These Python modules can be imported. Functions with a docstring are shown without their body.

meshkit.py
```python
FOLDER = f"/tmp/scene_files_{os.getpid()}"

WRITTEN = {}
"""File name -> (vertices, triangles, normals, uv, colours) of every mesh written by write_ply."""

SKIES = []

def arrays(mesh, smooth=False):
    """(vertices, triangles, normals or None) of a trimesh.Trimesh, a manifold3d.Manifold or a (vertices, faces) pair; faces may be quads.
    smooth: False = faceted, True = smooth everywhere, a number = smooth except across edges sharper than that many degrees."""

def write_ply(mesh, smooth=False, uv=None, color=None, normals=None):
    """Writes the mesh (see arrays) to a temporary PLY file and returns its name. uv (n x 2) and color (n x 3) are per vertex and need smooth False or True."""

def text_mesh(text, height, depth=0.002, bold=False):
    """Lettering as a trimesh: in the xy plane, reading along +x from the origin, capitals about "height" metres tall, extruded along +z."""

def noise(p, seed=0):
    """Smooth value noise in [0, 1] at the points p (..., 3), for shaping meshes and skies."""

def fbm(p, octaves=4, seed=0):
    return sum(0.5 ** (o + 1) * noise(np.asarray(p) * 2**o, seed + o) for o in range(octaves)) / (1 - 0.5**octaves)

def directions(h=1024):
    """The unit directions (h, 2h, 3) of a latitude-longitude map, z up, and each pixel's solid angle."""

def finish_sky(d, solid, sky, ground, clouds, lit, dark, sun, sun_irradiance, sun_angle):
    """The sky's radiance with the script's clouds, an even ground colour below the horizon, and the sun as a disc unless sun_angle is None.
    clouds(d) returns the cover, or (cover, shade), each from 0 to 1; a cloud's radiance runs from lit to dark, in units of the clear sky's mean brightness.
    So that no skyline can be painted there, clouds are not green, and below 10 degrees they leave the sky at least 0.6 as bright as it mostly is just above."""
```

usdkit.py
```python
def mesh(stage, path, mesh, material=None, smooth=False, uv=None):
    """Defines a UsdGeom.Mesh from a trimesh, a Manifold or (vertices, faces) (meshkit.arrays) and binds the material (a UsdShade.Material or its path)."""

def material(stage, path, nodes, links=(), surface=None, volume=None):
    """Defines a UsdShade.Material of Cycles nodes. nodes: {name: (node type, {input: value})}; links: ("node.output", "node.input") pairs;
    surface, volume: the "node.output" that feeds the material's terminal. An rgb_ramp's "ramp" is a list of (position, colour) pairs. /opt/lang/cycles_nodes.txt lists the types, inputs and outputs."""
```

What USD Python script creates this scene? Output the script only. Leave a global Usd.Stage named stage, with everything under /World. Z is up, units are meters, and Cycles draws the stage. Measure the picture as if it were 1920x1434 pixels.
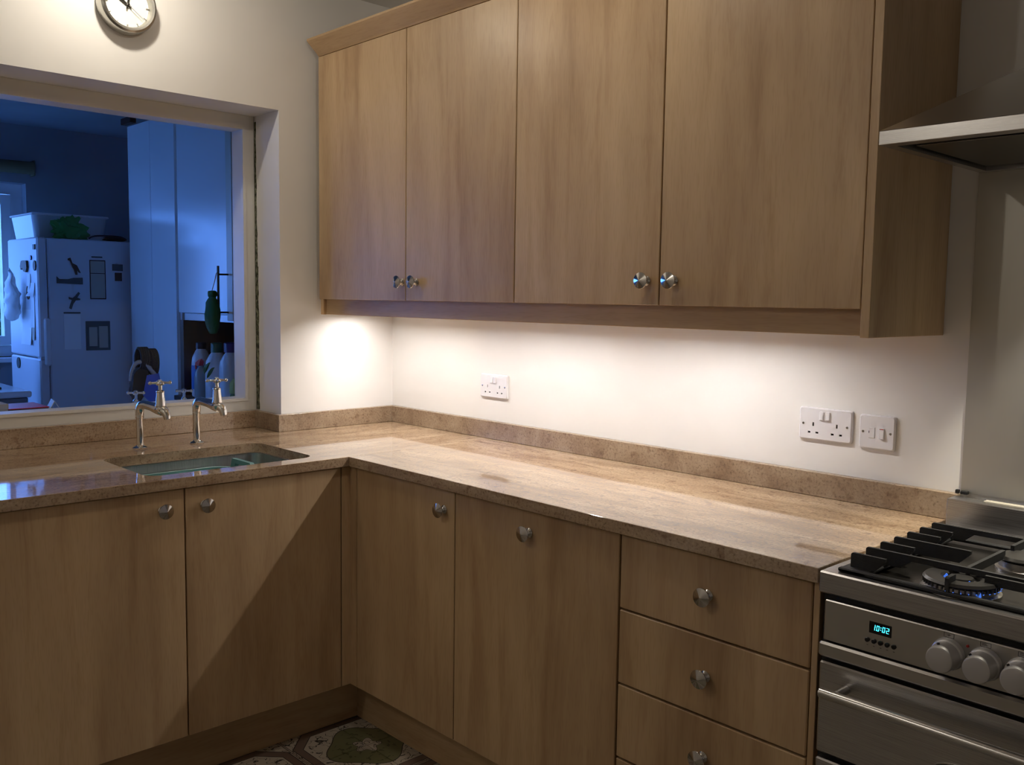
import math, random
import numpy as np, trimesh, manifold3d as m3
import shapely.geometry.polygon
from shapely.geometry import Polygon, Point, box as sbox
from shapely import affinity
import shapely
import usdkit, meshkit
from pxr import Usd, UsdGeom, UsdLux, UsdShade, Gf, Sdf, Vt

random.seed(7); rng = np.random.default_rng(7)
stage = Usd.Stage.CreateInMemory()
UsdGeom.SetStageUpAxis(stage, UsdGeom.Tokens.z); UsdGeom.SetStageMetersPerUnit(stage, 1.0)
UsdGeom.Xform.Define(stage, '/World'); UsdGeom.Scope.Define(stage, '/World/Looks')

# ------------------------------------------------------------------ camera
CAM = np.array([3.0526, -2.2282, 1.3986]); YAW, PITCH, ROLL, FPX = 0.81192, -0.08961, 0.01441, 1741.6
cy_, sy_, cp_, sp_ = math.cos(YAW), math.sin(YAW), math.cos(PITCH), math.sin(PITCH)
FW = np.array([-sy_*cp_, cy_*cp_, sp_]); RT0 = np.array([cy_, sy_, 0.0]); UP0 = np.cross(RT0, FW)
RT = math.cos(ROLL)*RT0 + math.sin(ROLL)*UP0; UP = -math.sin(ROLL)*RT0 + math.cos(ROLL)*UP0
cam = UsdGeom.Camera.Define(stage, '/World/camera')
cam.CreateHorizontalApertureAttr(36.0); cam.CreateVerticalApertureAttr(36.0*1434/1920)
cam.CreateFocalLengthAttr(36.0*FPX/1920); cam.CreateClippingRangeAttr(Gf.Vec2f(0.05, 100))
mat4 = np.eye(4); mat4[0, :3] = RT; mat4[1, :3] = UP; mat4[2, :3] = -FW; mat4[3, :3] = CAM
cam.AddTransformOp().Set(Gf.Matrix4d(*mat4.ravel().tolist()))
cam.CreateExposureAttr(0.0)

# ------------------------------------------------------------------ sky (dusk, cold against the warm lamps)
dome = UsdLux.DomeLight.Define(stage, '/World/sky'); dome.CreateIntensityAttr(2.3); dome.CreateColorAttr(Gf.Vec3f(0.11, 0.30, 1.0))
WARM = (1.0, 0.91, 0.77); LED = (1.0, 0.965, 0.94)
SPOT_I, STRIP_I, HOOD_I = 375.0, 98.0, 5200.0

# ------------------------------------------------------------------ helpers
_used = {}
def numbered(parent, name):
    k = (parent, name); n = _used.get(k, 0); _used[k] = n+1
    return f'{parent}/{name}' if n == 0 else f'{parent}/{name}_{n:03d}'
BASE = {}
def meta(p, label=None, cat=None, group=None, kind=None):
    for k, v in (('label', label), ('category', cat), ('group', group), ('kind', kind)):
        if v: p.SetCustomDataByKey(k, v)
    return p
def thing(name, label, cat, base, group=None, kind=None):
    path = numbered('/World', name); x = UsdGeom.Xform.Define(stage, path); x.AddTranslateOp().Set(Gf.Vec3d(*map(float, base)))
    BASE[path] = np.array(base, float); meta(x.GetPrim(), label, cat, group, kind); return path
def struct(name, base=(0, 0, 0), label=None):
    return thing(name, label, None, base, kind='structure')
def V(mesh):
    if hasattr(mesh, 'to_mesh'):
        q = mesh.to_mesh(); return trimesh.Trimesh(np.array(q.vert_properties[:, :3]), np.array(q.tri_verts), process=False)
    if isinstance(mesh, (list, tuple)): return trimesh.util.concatenate([V(a) for a in mesh])
    return mesh.copy()
def part(parent, name, mesh, mat, smooth=False, label=None, kind=None):
    """parent: the path of a thing or of a part; mesh in world coordinates."""
    root = '/'.join(parent.split('/')[:3]); m = V(mesh); m.apply_translation(-BASE[root])
    path = numbered(parent, name); p = usdkit.mesh(stage, path, m, MAT[mat], smooth=smooth)
    meta(p.GetPrim(), label, kind=kind); return path
def solo(name, mesh, mat, label, cat, base, smooth=False, group=None, kind=None):
    path = numbered('/World', name); m = V(mesh); m.apply_translation(-np.array(base, float))
    p = usdkit.mesh(stage, path, m, MAT[mat], smooth=smooth); UsdGeom.Xformable(p).AddTranslateOp().Set(Gf.Vec3d(*map(float, base)))
    meta(p.GetPrim(), label, cat, group, kind); return path
def bx(x0, x1, y0, y1, z0, z1, b=0.0):
    x0, x1 = min(x0, x1), max(x0, x1); y0, y1 = min(y0, y1), max(y0, y1); z0, z1 = min(z0, z1), max(z0, z1)
    if b <= 0:
        m = trimesh.creation.box([x1-x0, y1-y0, z1-z0]); m.apply_translation([(x0+x1)/2, (y0+y1)/2, (z0+z1)/2]); return m
    pts = []
    for sx in (0, 1):
        for sy in (0, 1):
            for sz in (0, 1):
                c = np.array([(x0, x1)[sx], (y0, y1)[sy], (z0, z1)[sz]]); d = np.array([1-2*sx, 1-2*sy, 1-2*sz])*b
                for k in range(3):
                    q = c + d; q[k] = c[k]; pts.append(q)
    return V(m3.Manifold.hull_points(np.array(pts, np.float32)))
def solid(m):
    m = V(m); return m3.Manifold(m3.Mesh(np.array(m.vertices, np.float32), np.array(m.faces, np.uint32)))
def mbox(x0, x1, y0, y1, z0, z1): return m3.Manifold.cube([x1-x0, y1-y0, z1-z0]).translate([x0, y0, z0])
def frame_to(axis, origin):
    a = np.array(axis, float); a /= np.linalg.norm(a)
    t = np.cross(a, [0, 0, 1]) if abs(a[2]) < .9 else np.cross(a, [0, 1, 0]); t /= np.linalg.norm(t); s = np.cross(a, t)
    T = np.eye(4); T[:3, 0] = t; T[:3, 1] = s; T[:3, 2] = a; T[:3, 3] = origin; return T
def lathe(profile, origin, axis=(0, 0, 1), n=32):
    m = trimesh.creation.revolve(np.array(profile, float), sections=n); m.apply_transform(frame_to(axis, origin)); 
    if m.volume < 0: m.invert()
    return m
def tube(pts, r, n=12, caps=True):
    p = np.array(pts, float); r = np.broadcast_to(np.array(r, float), (len(p),)); t = np.gradient(p, axis=0); t /= np.linalg.norm(t, axis=1, keepdims=True)
    a = np.cross(t[0], [0, 0, 1] if abs(t[0][2]) < .9 else [0, 1, 0]); a /= np.linalg.norm(a); rings = []
    for i in range(len(p)):
        a = a - t[i]*(a@t[i]); a /= np.linalg.norm(a); b = np.cross(t[i], a); th = np.arange(n)*2*np.pi/n
        rings.append(p[i] + r[i]*(np.cos(th)[:, None]*a + np.sin(th)[:, None]*b))
    v = np.vstack(rings); f = []
    for i in range(len(p)-1):
        for j in range(n):
            A, B, C, D = i*n+j, i*n+(j+1) % n, (i+1)*n+(j+1) % n, (i+1)*n+j; f += [[A, B, C], [A, C, D]]
    if caps:
        v = np.vstack([v, p[0], p[-1]]); c0, c1 = len(v)-2, len(v)-1; L = (len(p)-1)*n
        for j in range(n): f += [[c0, (j+1) % n, j], [c1, L+j, L+(j+1) % n]]
    return trimesh.Trimesh(v, np.array(f), process=False)
def bez(P, n=14):
    P = np.array(P, float); t = np.linspace(0, 1, n)[:, None]
    while len(P.shape) and len(P) > 1 and P.ndim == 2:
        P = [P[i] for i in range(len(P))]; break
    Q = [np.repeat(p[None], n, 0) for p in P]
    while len(Q) > 1: Q = [Q[i]*(1-t)+Q[i+1]*t for i in range(len(Q)-1)]
    return Q[0]
def ball(c, r, s=(1, 1, 1), sub=2):
    m = trimesh.creation.icosphere(sub, 1.0); m.vertices *= np.array(s)*r; m.apply_translation(c); return m
def rough(m, amp, freq, seed=0):
    m = V(m); n = m.vertex_normals; m.vertices = m.vertices + n*((meshkit.fbm(m.vertices*freq, 3, seed)-.5)*2*amp)[:, None]; return m
def plate(poly, origin, xa, ya, depth):
    """extrudes a shapely polygon: its x along xa, y along ya, thickness along xa x ya from origin."""
    gs = getattr(poly, 'geoms', [poly]); out = []
    for g in gs:
        m = trimesh.creation.extrude_polygon(g, depth, engine='earcut'); out.append(m)
    m = trimesh.util.concatenate(out); T = np.eye(4); T[:3, 0] = xa; T[:3, 1] = ya; T[:3, 2] = np.cross(xa, ya); T[:3, 3] = origin; m.apply_transform(T); return m
def rrect(w, h, r): return shapely.geometry.polygon.orient(sbox(-w/2+r, -h/2+r, w/2-r, h/2-r).buffer(r, quad_segs=5))
def place_text(txt, height, origin, xa, ya, depth=.0008, bold=False):
    m = meshkit.text_mesh(txt, height, depth, bold); T = np.eye(4); T[:3, 0] = xa; T[:3, 1] = ya; T[:3, 2] = np.cross(xa, ya); T[:3, 3] = origin; m.apply_transform(T); return m

# ------------------------------------------------------------------ materials
MAT = {}
def mat(name, nodes, links=(), surface='p.BSDF'):
    MAT[name] = usdkit.material(stage, f'/World/Looks/{name}', nodes, list(links), surface=surface)
def plain(name, col, rough=.5, metal=0.0, **kw):
    mat(name, {'p': ('principled_bsdf', {'base_color': col, 'roughness': rough, 'metallic': metal, **kw})})
def noisy(name, c0, c1, scale=6, rough=.5, detail=4, lo=.35, hi=.65, bump=0.0, bscale=None, stretch=(1, 1, 1), **kw):
    n = {'g': ('geometry', {}), 'm': ('mapping', {'scale': stretch}), 'n': ('noise_texture', {'scale': scale, 'detail': detail}), 'r': ('rgb_ramp', {'ramp': [(lo, c0), (hi, c1)]}), 'p': ('principled_bsdf', {'roughness': rough, **kw})}
    l = [('g.position', 'm.vector'), ('m.vector', 'n.vector'), ('n.fac', 'r.fac'), ('r.color', 'p.base_color')]
    if bump:
        n['n2'] = ('noise_texture', {'scale': bscale or scale*20, 'detail': 3}); n['b'] = ('bump', {'strength': bump, 'distance': .002})
        l += [('g.position', 'n2.vector'), ('n2.fac', 'b.height'), ('b.normal', 'p.normal')]
    mat(name, n, l)
def maple(name, stretch, c0=(.44, .290, .162), c1=(.615, .447, .27), seed=0.0):
    n = {'g': ('geometry', {}), 'oi': ('object_info', {}), 'mu': ('math', {'math_type': 'multiply', 'value2': 37.3}), 'cx': ('combine_xyz', {}), 'ad': ('vector_math', {'math_type': 'add'}),
         'm': ('mapping', {'scale': stretch}), 'n': ('noise_texture', {'scale': 3.2, 'detail': 5, 'roughness': .55, 'distortion': .7}),
         'm2': ('mapping', {'scale': tuple(.45*s**.5 if s < 1 else .9 for s in stretch)}), 'n2': ('noise_texture', {'scale': 5.0, 'detail': 3, 'distortion': .4}),
         'm3': ('mapping', {'scale': tuple(s*9 for s in stretch)}), 'n3': ('noise_texture', {'scale': 9.0, 'detail': 4}),
         'r': ('rgb_ramp', {'ramp': [(.30, c0), (.47, tuple((a+b*2)/3 for a, b in zip(c0, c1))), (.68, c1)]}),
         'r2': ('rgb_ramp', {'ramp': [(.30, (.80, .76, .72)), (.62, (1.04, 1.03, 1.0))]}),
         'r3': ('rgb_ramp', {'ramp': [(.34, (.86, .83, .80)), (.52, (1.0, 1.0, 1.0))]}),
         'x': ('mix_color', {'blend_type': 'multiply', 'fac': 1.0}), 'x2': ('mix_color', {'blend_type': 'multiply', 'fac': .45}), 'm4': ('mapping', {'scale': tuple(s*2.1 for s in stretch)}), 'n4': ('noise_texture', {'scale': 2.4, 'detail': 7, 'roughness': .72, 'distortion': .9}),
         'r4': ('rgb_ramp', {'ramp': [(.52, (1.0, 1.0, 1.0)), (.60, (.88, .84, .80)), (.72, (.70, .62, .55))]}), 'x3': ('mix_color', {'blend_type': 'multiply', 'fac': .55}),
         'p': ('principled_bsdf', {'roughness': .34, 'specular_ior_level': .32})}
    l = [('oi.random', 'mu.value1'), ('mu.value', 'cx.x'), ('mu.value', 'cx.y'), ('mu.value', 'cx.z'), ('g.position', 'ad.vector1'), ('cx.vector', 'ad.vector2'),
         ('ad.vector', 'm.vector'), ('m.vector', 'n.vector'), ('ad.vector', 'm2.vector'), ('m2.vector', 'n2.vector'), ('ad.vector', 'm3.vector'), ('m3.vector', 'n3.vector'),
         ('n.fac', 'r.fac'), ('n2.fac', 'r2.fac'), ('n3.fac', 'r3.fac'), ('r.color', 'x.a'), ('r2.color', 'x.b'), ('x.result', 'x2.a'), ('r3.color', 'x2.b'), ('ad.vector', 'm4.vector'), ('m4.vector', 'n4.vector'), ('n4.fac', 'r4.fac'), ('x2.result', 'x3.a'), ('r4.color', 'x3.b'), ('x3.result', 'p.base_color')]
    mat(name, n, l)
maple('maple', (2.6, 2.6, .28)); maple('maple_along_x', (.28, 2.6, 2.6)); maple('maple_along_y', (2.6, .28, 2.6))
def granite(name, stretch, rough=.045, k=1.0):
    n = {'g': ('geometry', {}), 'm': ('mapping', {'scale': stretch}), 'n': ('noise_texture', {'scale': 4.5, 'detail': 7, 'roughness': .62, 'distortion': .5}),
         'r': ('rgb_ramp', {'ramp': [(q, tuple(k*c for c in col)) for q, col in ((.30, (.29, .19, .118)), (.44, (.385, .272, .175)), (.56, (.465, .345, .23)), (.72, (.555, .435, .31)))]}),
         's': ('noise_texture', {'scale': 150, 'detail': 3, 'roughness': .6}), 'rs': ('rgb_ramp', {'ramp': [(.33, (.32, .26, .22)), (.43, (.85, .82, .8)), (.60, (1.0, 1.0, 1.0)), (.70, (1.2, 1.16, 1.1))]}),
         'b': ('noise_texture', {'scale': 38, 'detail': 3}), 'rb': ('rgb_ramp', {'ramp': [(.30, (.45, .30, .22)), (.42, (1.0, .98, .96))]}),
         'x': ('mix_color', {'blend_type': 'multiply', 'fac': .65, 'use_clamp_result': False}), 'y': ('mix_color', {'blend_type': 'multiply', 'fac': .55}),
         'p': ('principled_bsdf', {'roughness': rough, 'ior': 1.75})}
    l = [('g.position', 'm.vector'), ('m.vector', 'n.vector'), ('g.position', 's.vector'), ('g.position', 'b.vector'), ('n.fac', 'r.fac'), ('s.fac', 'rs.fac'), ('b.fac', 'rb.fac'),
         ('r.color', 'x.a'), ('rs.color', 'x.b'), ('x.result', 'y.a'), ('rb.color', 'y.b'), ('y.result', 'p.base_color')]
    mat(name, n, l)
granite('granite_x', (.75, 3.4, 3.4)); granite('granite_y', (3.4, .75, 3.4)); granite('granite_speckled', (2.2, 2.2, 2.2), .28, .74)
noisy('wall_paint', (.80, .78, .75), (.83, .81, .78), 3, .75, bump=.05, bscale=160)
noisy('ceiling_paint', (.74, .72, .69), (.77, .75, .72), 3, .85)
noisy('frame_paint', (.70, .68, .63), (.75, .73, .68), 5, .38)
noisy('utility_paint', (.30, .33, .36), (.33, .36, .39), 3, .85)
plain('white_gloss', (.80, .80, .80), .22); plain('white_plastic', (.78, .765, .78), .28); plain('white_card', (.88, .88, .87), .6)
plain('fridge_white', (.72, .72, .75), .5); plain('cream_door', (.62, .56, .44), .4)
noisy('dark_wood', (.020, .010, .006), (.04, .020, .011), 5, .45, stretch=(3, 3, .4))
noisy('mid_wood', (.06, .028, .013), (.10, .048, .022), 5, .45, stretch=(3, 3, .4))
plain('dark_gap', (.008, .007, .006), .8); plain('rubber_black', (.012, .012, .013), .55)
def brushed(name, col, ax, rough=.3, aniso=.0, amp=.03):
    st = [90, 90, 90]; st['xyz'.index(ax)] = 1.2
    n = {'g': ('geometry', {}), 'm': ('mapping', {'scale': tuple(st)}), 'n': ('noise_texture', {'scale': 9, 'detail': 3}),
         'mr': ('map_range', {'from_min': .3, 'from_max': .7, 'to_min': rough-amp, 'to_max': rough+amp}), 'b': ('bump', {'strength': .04, 'distance': .0004}),
         'p': ('principled_bsdf', {'base_color': col, 'metallic': 1.0})}
    mat(name, n, [('g.position', 'm.vector'), ('m.vector', 'n.vector'), ('n.fac', 'mr.value'), ('mr.result', 'p.roughness'), ('n.fac', 'b.height'), ('b.normal', 'p.normal')])
brushed('steel_x', (.47, .46, .46), 'x', .30); brushed('steel_z', (.56, .55, .51), 'z', .47); brushed('steel_sink', (.66, .65, .63), 'z', .34)
plain('steel_satin', (.55, .54, .53), .26, 1.0); plain('chrome', (.80, .78, .75), .05, 1.0); plain('nickel', (.60, .58, .56), .13, 1.0)
plain('steel_dark', (.10, .095, .085), .30, 1.0); plain('hob_dark', (.055, .050, .045), .22, .8)
noisy('cast_iron', (.010, .010, .011), (.015, .015, .016), 60, .62, bump=.25, bscale=500)
plain('burner_cap', (.03, .028, .026), .38); plain('burner_alloy', (.45, .43, .40), .35, 1.0)
plain('black_gloss', (.006, .006, .007), .12); plain('black_mark', (.02, .018, .02), .5); plain('knob_silver', (.56, .55, .55), .42, .55); plain('silver_print', (.45, .44, .42), .35, .6)
plain('red_lens', (.35, .02, .02), .25); plain('red_plastic', (.55, .02, .02), .35)
def emit(name, col, s): mat(name, {'p': ('emission', {'color': col, 'strength': s})}, surface='p.emission')
emit('led_digits', (.05, .75, 1.0), 2.6); emit('gas_flame', (.08, .24, 1.0), .75); emit('lamp_lens', (1.0, .90, .70), 2.0); emit('strip_lens', LED, STRIP_I)
mat('window_glass', {'fr': ('fresnel', {'IOR': 1.15}), 'ge': ('geometry', {}), 'inv': ('math', {'math_type': 'subtract', 'value1': 1.0}), 'mu': ('math', {'math_type': 'multiply'}),
    't': ('transparent_bsdf', {'color': (.97, .98, .98)}), 'gl': ('glossy_bsdf', {'color': (1, 1, 1), 'roughness': 0.0}), 'mx': ('mix_closure', {})},
    [('fr.fac', 'mu.value1'), ('ge.backfacing', 'inv.value2'), ('inv.value', 'mu.value2'), ('mu.value', 'mx.fac'), ('t.BSDF', 'mx.closure1'), ('gl.BSDF', 'mx.closure2')], surface='mx.closure')
mat('sealant', {'g': ('geometry', {}), 'm': ('mapping', {'scale': (1, 1, .8)}), 'n': ('noise_texture', {'scale': 75, 'detail': 4, 'roughness': .7}), 'r': ('rgb_ramp', {'ramp': [(.40, (.015, .016, .008)), (.50, (.10, .105, .06)), (.62, (.30, .31, .22))]}), 'p': ('principled_bsdf', {'roughness': .9})},
    [('g.position', 'm.vector'), ('m.vector', 'n.vector'), ('n.fac', 'r.fac'), ('r.color', 'p.base_color')])
# floor tile print: four tiles make one medallion of 0.4 m centred on (0.72, -0.62)
def tile_material():
    N = {'g': ('geometry', {}), 's': ('separate_xyz', {})}; L = [('g.position', 's.vector')]; k = [0]
    def op(t, a, b=None, c=None):
        k[0] += 1; nm = f'o{k[0]}'; d = {'math_type': t}
        for i, v in enumerate((a, b, c), 1):
            if v is None: continue
            if isinstance(v, str): L.append((v, f'{nm}.value{i}'))
            else: d[f'value{i}'] = float(v)
        N[nm] = ('math', d); return f'{nm}.value'
    u = op('wrap', op('subtract', 's.x', .72), .2, -.2); v = op('wrap', op('add', 's.y', .62), .2, -.2)
    a, b = op('absolute', u), op('absolute', v); r = op('sqrt', op('add', op('multiply', u, u), op('multiply', v, v))); th = op('arctan2', v, u)
    octo = op('maximum', op('maximum', a, b), op('multiply', op('add', a, b), .613))
    lob = op('subtract', r, op('multiply', op('cosine', op('multiply', th, 4)), .012))
    flo = op('subtract', r, op('multiply', op('cosine', op('multiply', th, 5)), .009))
    N['no'] = ('noise_texture', {'scale': 30, 'detail': 1, 'distortion': 1.2}); L.append(('g.position', 'no.vector'))
    N['no2'] = ('noise_texture', {'scale': 55, 'detail': 2}); L.append(('g.position', 'no2.vector'))
    scroll = op('less_than', op('absolute', op('subtract', 'no.fac', .5)), .022)
    CREAM, DARK, BAND, GREEN = (.50, .45, .38), (.03, .026, .024), (.17, .115, .095), (.15, .15, .075)
    def mixc(base, col, fac):
        k[0] += 1; nm = f'c{k[0]}'; N[nm] = ('mix_color', {'blend_type': 'mix'})
        for s, x in (('a', base), ('b', col)):
            if isinstance(x, str): L.append((x, f'{nm}.{s}'))
            else: N[nm][1][s] = x
        L.append((fac, f'{nm}.fac')); return f'{nm}.result'
    c = mixc(CREAM, DARK, scroll)
    c = mixc(c, DARK, op('less_than', octo, .193)); c = mixc(c, BAND, op('less_than', octo, .190)); c = mixc(c, DARK, op('less_than', octo, .1665))
    c = mixc(c, CREAM, op('less_than', octo, .164)); c = mixc(c, DARK, op('multiply', op('less_than', octo, .158), op('multiply', scroll, op('greater_than', lob, .125))))
    c = mixc(c, DARK, op('less_than', lob, .1255)); c = mixc(c, GREEN, op('less_than', lob, .122))
    c = mixc(c, (.07, .075, .035), op('multiply', op('less_than', lob, .108), op('greater_than', 'no2.fac', .60)))
    c = mixc(c, (.07, .06, .045), op('less_than', flo, .040)); c = mixc(c, (.42, .36, .30), op('less_than', flo, .037)); c = mixc(c, DARK, op('multiply', op('less_than', flo, .034), scroll))
    edge = op('maximum', a, b)
    c = mixc(c, BAND, op('multiply', op('greater_than', edge, .1955), op('less_than', edge, .198)))
    N['p'] = ('principled_bsdf', {'roughness': .3}); L.append((c, 'p.base_color')); mat('tile_print', N, L)
tile_material()
plain('grout', (.20, .18, .155), .9)
noisy('leaf', (.01, .05, .015), (.05, .14, .05), 9, .5); noisy('grass', (.03, .07, .02), (.06, .12, .04), 4, .9)
plain('teal_plastic', (.13, .30, .29), .32); plain('blue_plastic', (.02, .07, .50), .25); plain('green_cloth', (.01, .085, .012), .85); plain('green_bag', (.015, .20, .03), .45)
plain('dark_cloth', (.03, .032, .035), .9); plain('iron_grip', (.20, .25, .36), .22); plain('cord_black', (.012, .013, .018), .5)
plain('label_blue', (.03, .14, .42), .4); plain('label_leaf', (.05, .13, .03), .4); plain('cap_green', (.01, .10, .05), .35); plain('cap_purple', (.05, .015, .10), .35); plain('cap_dark', (.03, .025, .035), .35)
plain('bottle_white', (.62, .64, .66), .3); plain('spray_grey', (.22, .27, .28), .25); plain('cloth_yellow', (.45, .42, .12), .9); plain('cloth_green', (.14, .24, .11), .9)
plain('grey_card', (.20, .20, .21), .7); plain('brown_print', (.10, .055, .03), .6); plain('grey_print', (.10, .11, .10), .6); plain('buff_card', (.50, .46, .38), .7)
plain('blind_fabric', (.16, .15, .08), .8); plain('clear_plastic', (.55, .57, .58), .3); plain('clock_face', (.80, .80, .74), .4); plain('clock_rim', (.50, .49, .45), .26, 1.0)

H = 0.90           # worktop top
# ================================================================== LARGE STRUCTURE
CZ = 2.52
s = struct('wall_left')
for q in ((-.30, 0, -3.72, .62, -.05, .8695), (-.30, 0, -.5045, .62, .8695, CZ+.12), (-.30, 0, -3.72, -2.0505, .8695, CZ+.12), (-.30, 0, -2.0505, -.5045, 2.0605, CZ+.12), (-.30, -.1798, -2.0505, -.5045, .8695, .9645), (-.30, -.1798, -2.0505, -1.6205, .9650, 2.0600)): part(s, 'plaster', bx(*q), 'wall_paint')
s = struct('wall_back'); part(s, 'plaster', bx(0, 4.42, 0, .12, -.05, CZ+.12), 'wall_paint')
s = struct('wall_right'); part(s, 'plaster', bx(4.3, 4.42, -3.6, 0, -.05, CZ+.12), 'wall_paint')
s = struct('wall_front'); part(s, 'plaster', bx(0, 4.42, -3.72, -3.6, -.05, CZ+.12), 'wall_paint')
s = struct('ceiling'); part(s, 'plaster', bx(0, 4.42, -3.72, .12, CZ, CZ+.12), 'ceiling_paint')
fl = struct('floor'); part(fl, 'screed', bx(-.0, 4.3, -3.6, 0, -.05, -.006), 'grout')
for i in range(14):
    for j in range(14):
        x, y = .52+.2*i, -.42-.2*j; dz = rng.uniform(-.0004, .0004)
        part(fl, 'tile', bx(x+.0013, x+.1987, y-.1987, y-.0013, -.006, dz, .0012), 'tile_print')
# utility room beyond the glass
UX, UC = -3.2, 2.41
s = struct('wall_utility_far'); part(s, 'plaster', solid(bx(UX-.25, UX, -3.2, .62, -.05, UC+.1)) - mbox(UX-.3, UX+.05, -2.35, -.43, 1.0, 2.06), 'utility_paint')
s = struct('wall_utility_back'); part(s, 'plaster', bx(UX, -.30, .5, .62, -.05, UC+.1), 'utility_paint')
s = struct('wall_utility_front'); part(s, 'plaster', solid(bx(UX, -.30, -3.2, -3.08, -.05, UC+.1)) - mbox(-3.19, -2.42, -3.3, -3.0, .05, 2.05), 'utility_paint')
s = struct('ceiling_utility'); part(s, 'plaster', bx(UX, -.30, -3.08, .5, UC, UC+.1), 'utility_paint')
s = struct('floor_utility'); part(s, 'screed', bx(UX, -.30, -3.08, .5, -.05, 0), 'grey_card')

# window_1: fixed internal pane in a white frame, set back in the recess
w1 = struct('window_1', (-.18, -1.06, .964), 'white painted fixed window between kitchen and utility room')
ya, yb, za, zb = -1.62, -.507, .965, 2.06
outer = mbox(-.262, -.18, ya, yb-.0005, za, zb)
fr = outer - mbox(-.40, -.1, ya+.043, -.551, 1.008, 2.018)
part(w1, 'frame', fr, 'frame_paint')
bead = mbox(-.2615, -.176, ya+.036, -.543, 1.000, 2.026) - mbox(-.4, -.1, ya+.047, -.555, 1.011, 2.008)
part(w1, 'glazing_bead', bead, 'frame_paint')
part(w1, 'pane', bx(-.2555, -.2515, ya+.0445, -.5525, 1.0095, 2.0165), 'window_glass')
zs = np.linspace(.966, 2.04, 150); L_ = []
for a_, b_ in zip(zs[:-1], zs[1:]):
    w = .012+.005*meshkit.noise(np.array([a_*40, 0, 1.]), 3)+(.004 if a_ < 1.5 else -.004*min(1, (a_-1.5)/.3)); L_.append(bx(-.1795, -.1795+w, -.5065, -.503-.002*meshkit.noise(np.array([a_*60, 3, 0.]), 5), a_, b_))
part(w1, 'mouldy_sealant', L_, 'sealant', label='crumbling dark speckled sealant in the frame joint')
# window_2: far window of the utility room
w2 = struct('window_2', (UX-.1, -1.4, 1.0), 'white plastic window of the utility room looking on to garden')
part(w2, 'frame', mbox(UX-.16, UX-.09, -2.35, -.43, 1.0, 2.06) - mbox(UX-.3, UX, -2.285, -.495, 1.065, 1.995), 'white_gloss')
for y0, y1 in ((-2.28, -1.42), (-1.40, -.50)):
    sash = mbox(UX-.15, UX-.075, y0, y1, 1.07, 1.99) - mbox(UX-.3, UX, y0+.055, y1-.055, 1.125, 1.935)
    sp = part(w2, 'sash', sash, 'white_gloss'); part(sp, 'pane', bx(UX-.118, UX-.112, y0+.05, y1-.05, 1.12, 1.94), 'window_glass')
part(w2, 'sill', bx(UX-.09, UX+.06, -2.35, -.43, .97, 1.0, .004), 'white_gloss')
d1 = struct('door_1', (-2.8, -3.14, .05), 'glazed garden door of the utility room')
part(d1, 'frame', mbox(-3.19, -2.42, -3.17, -3.11, .05, 2.05) - mbox(-3.13, -2.48, -3.3, -3, .13, 1.99), 'white_gloss')
for x0, x1 in ((-3.13, -2.48),): part(d1, 'pane', bx(x0-.005, x1+.005, -3.143, -3.137, .125, 1.995), 'window_glass')

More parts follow.
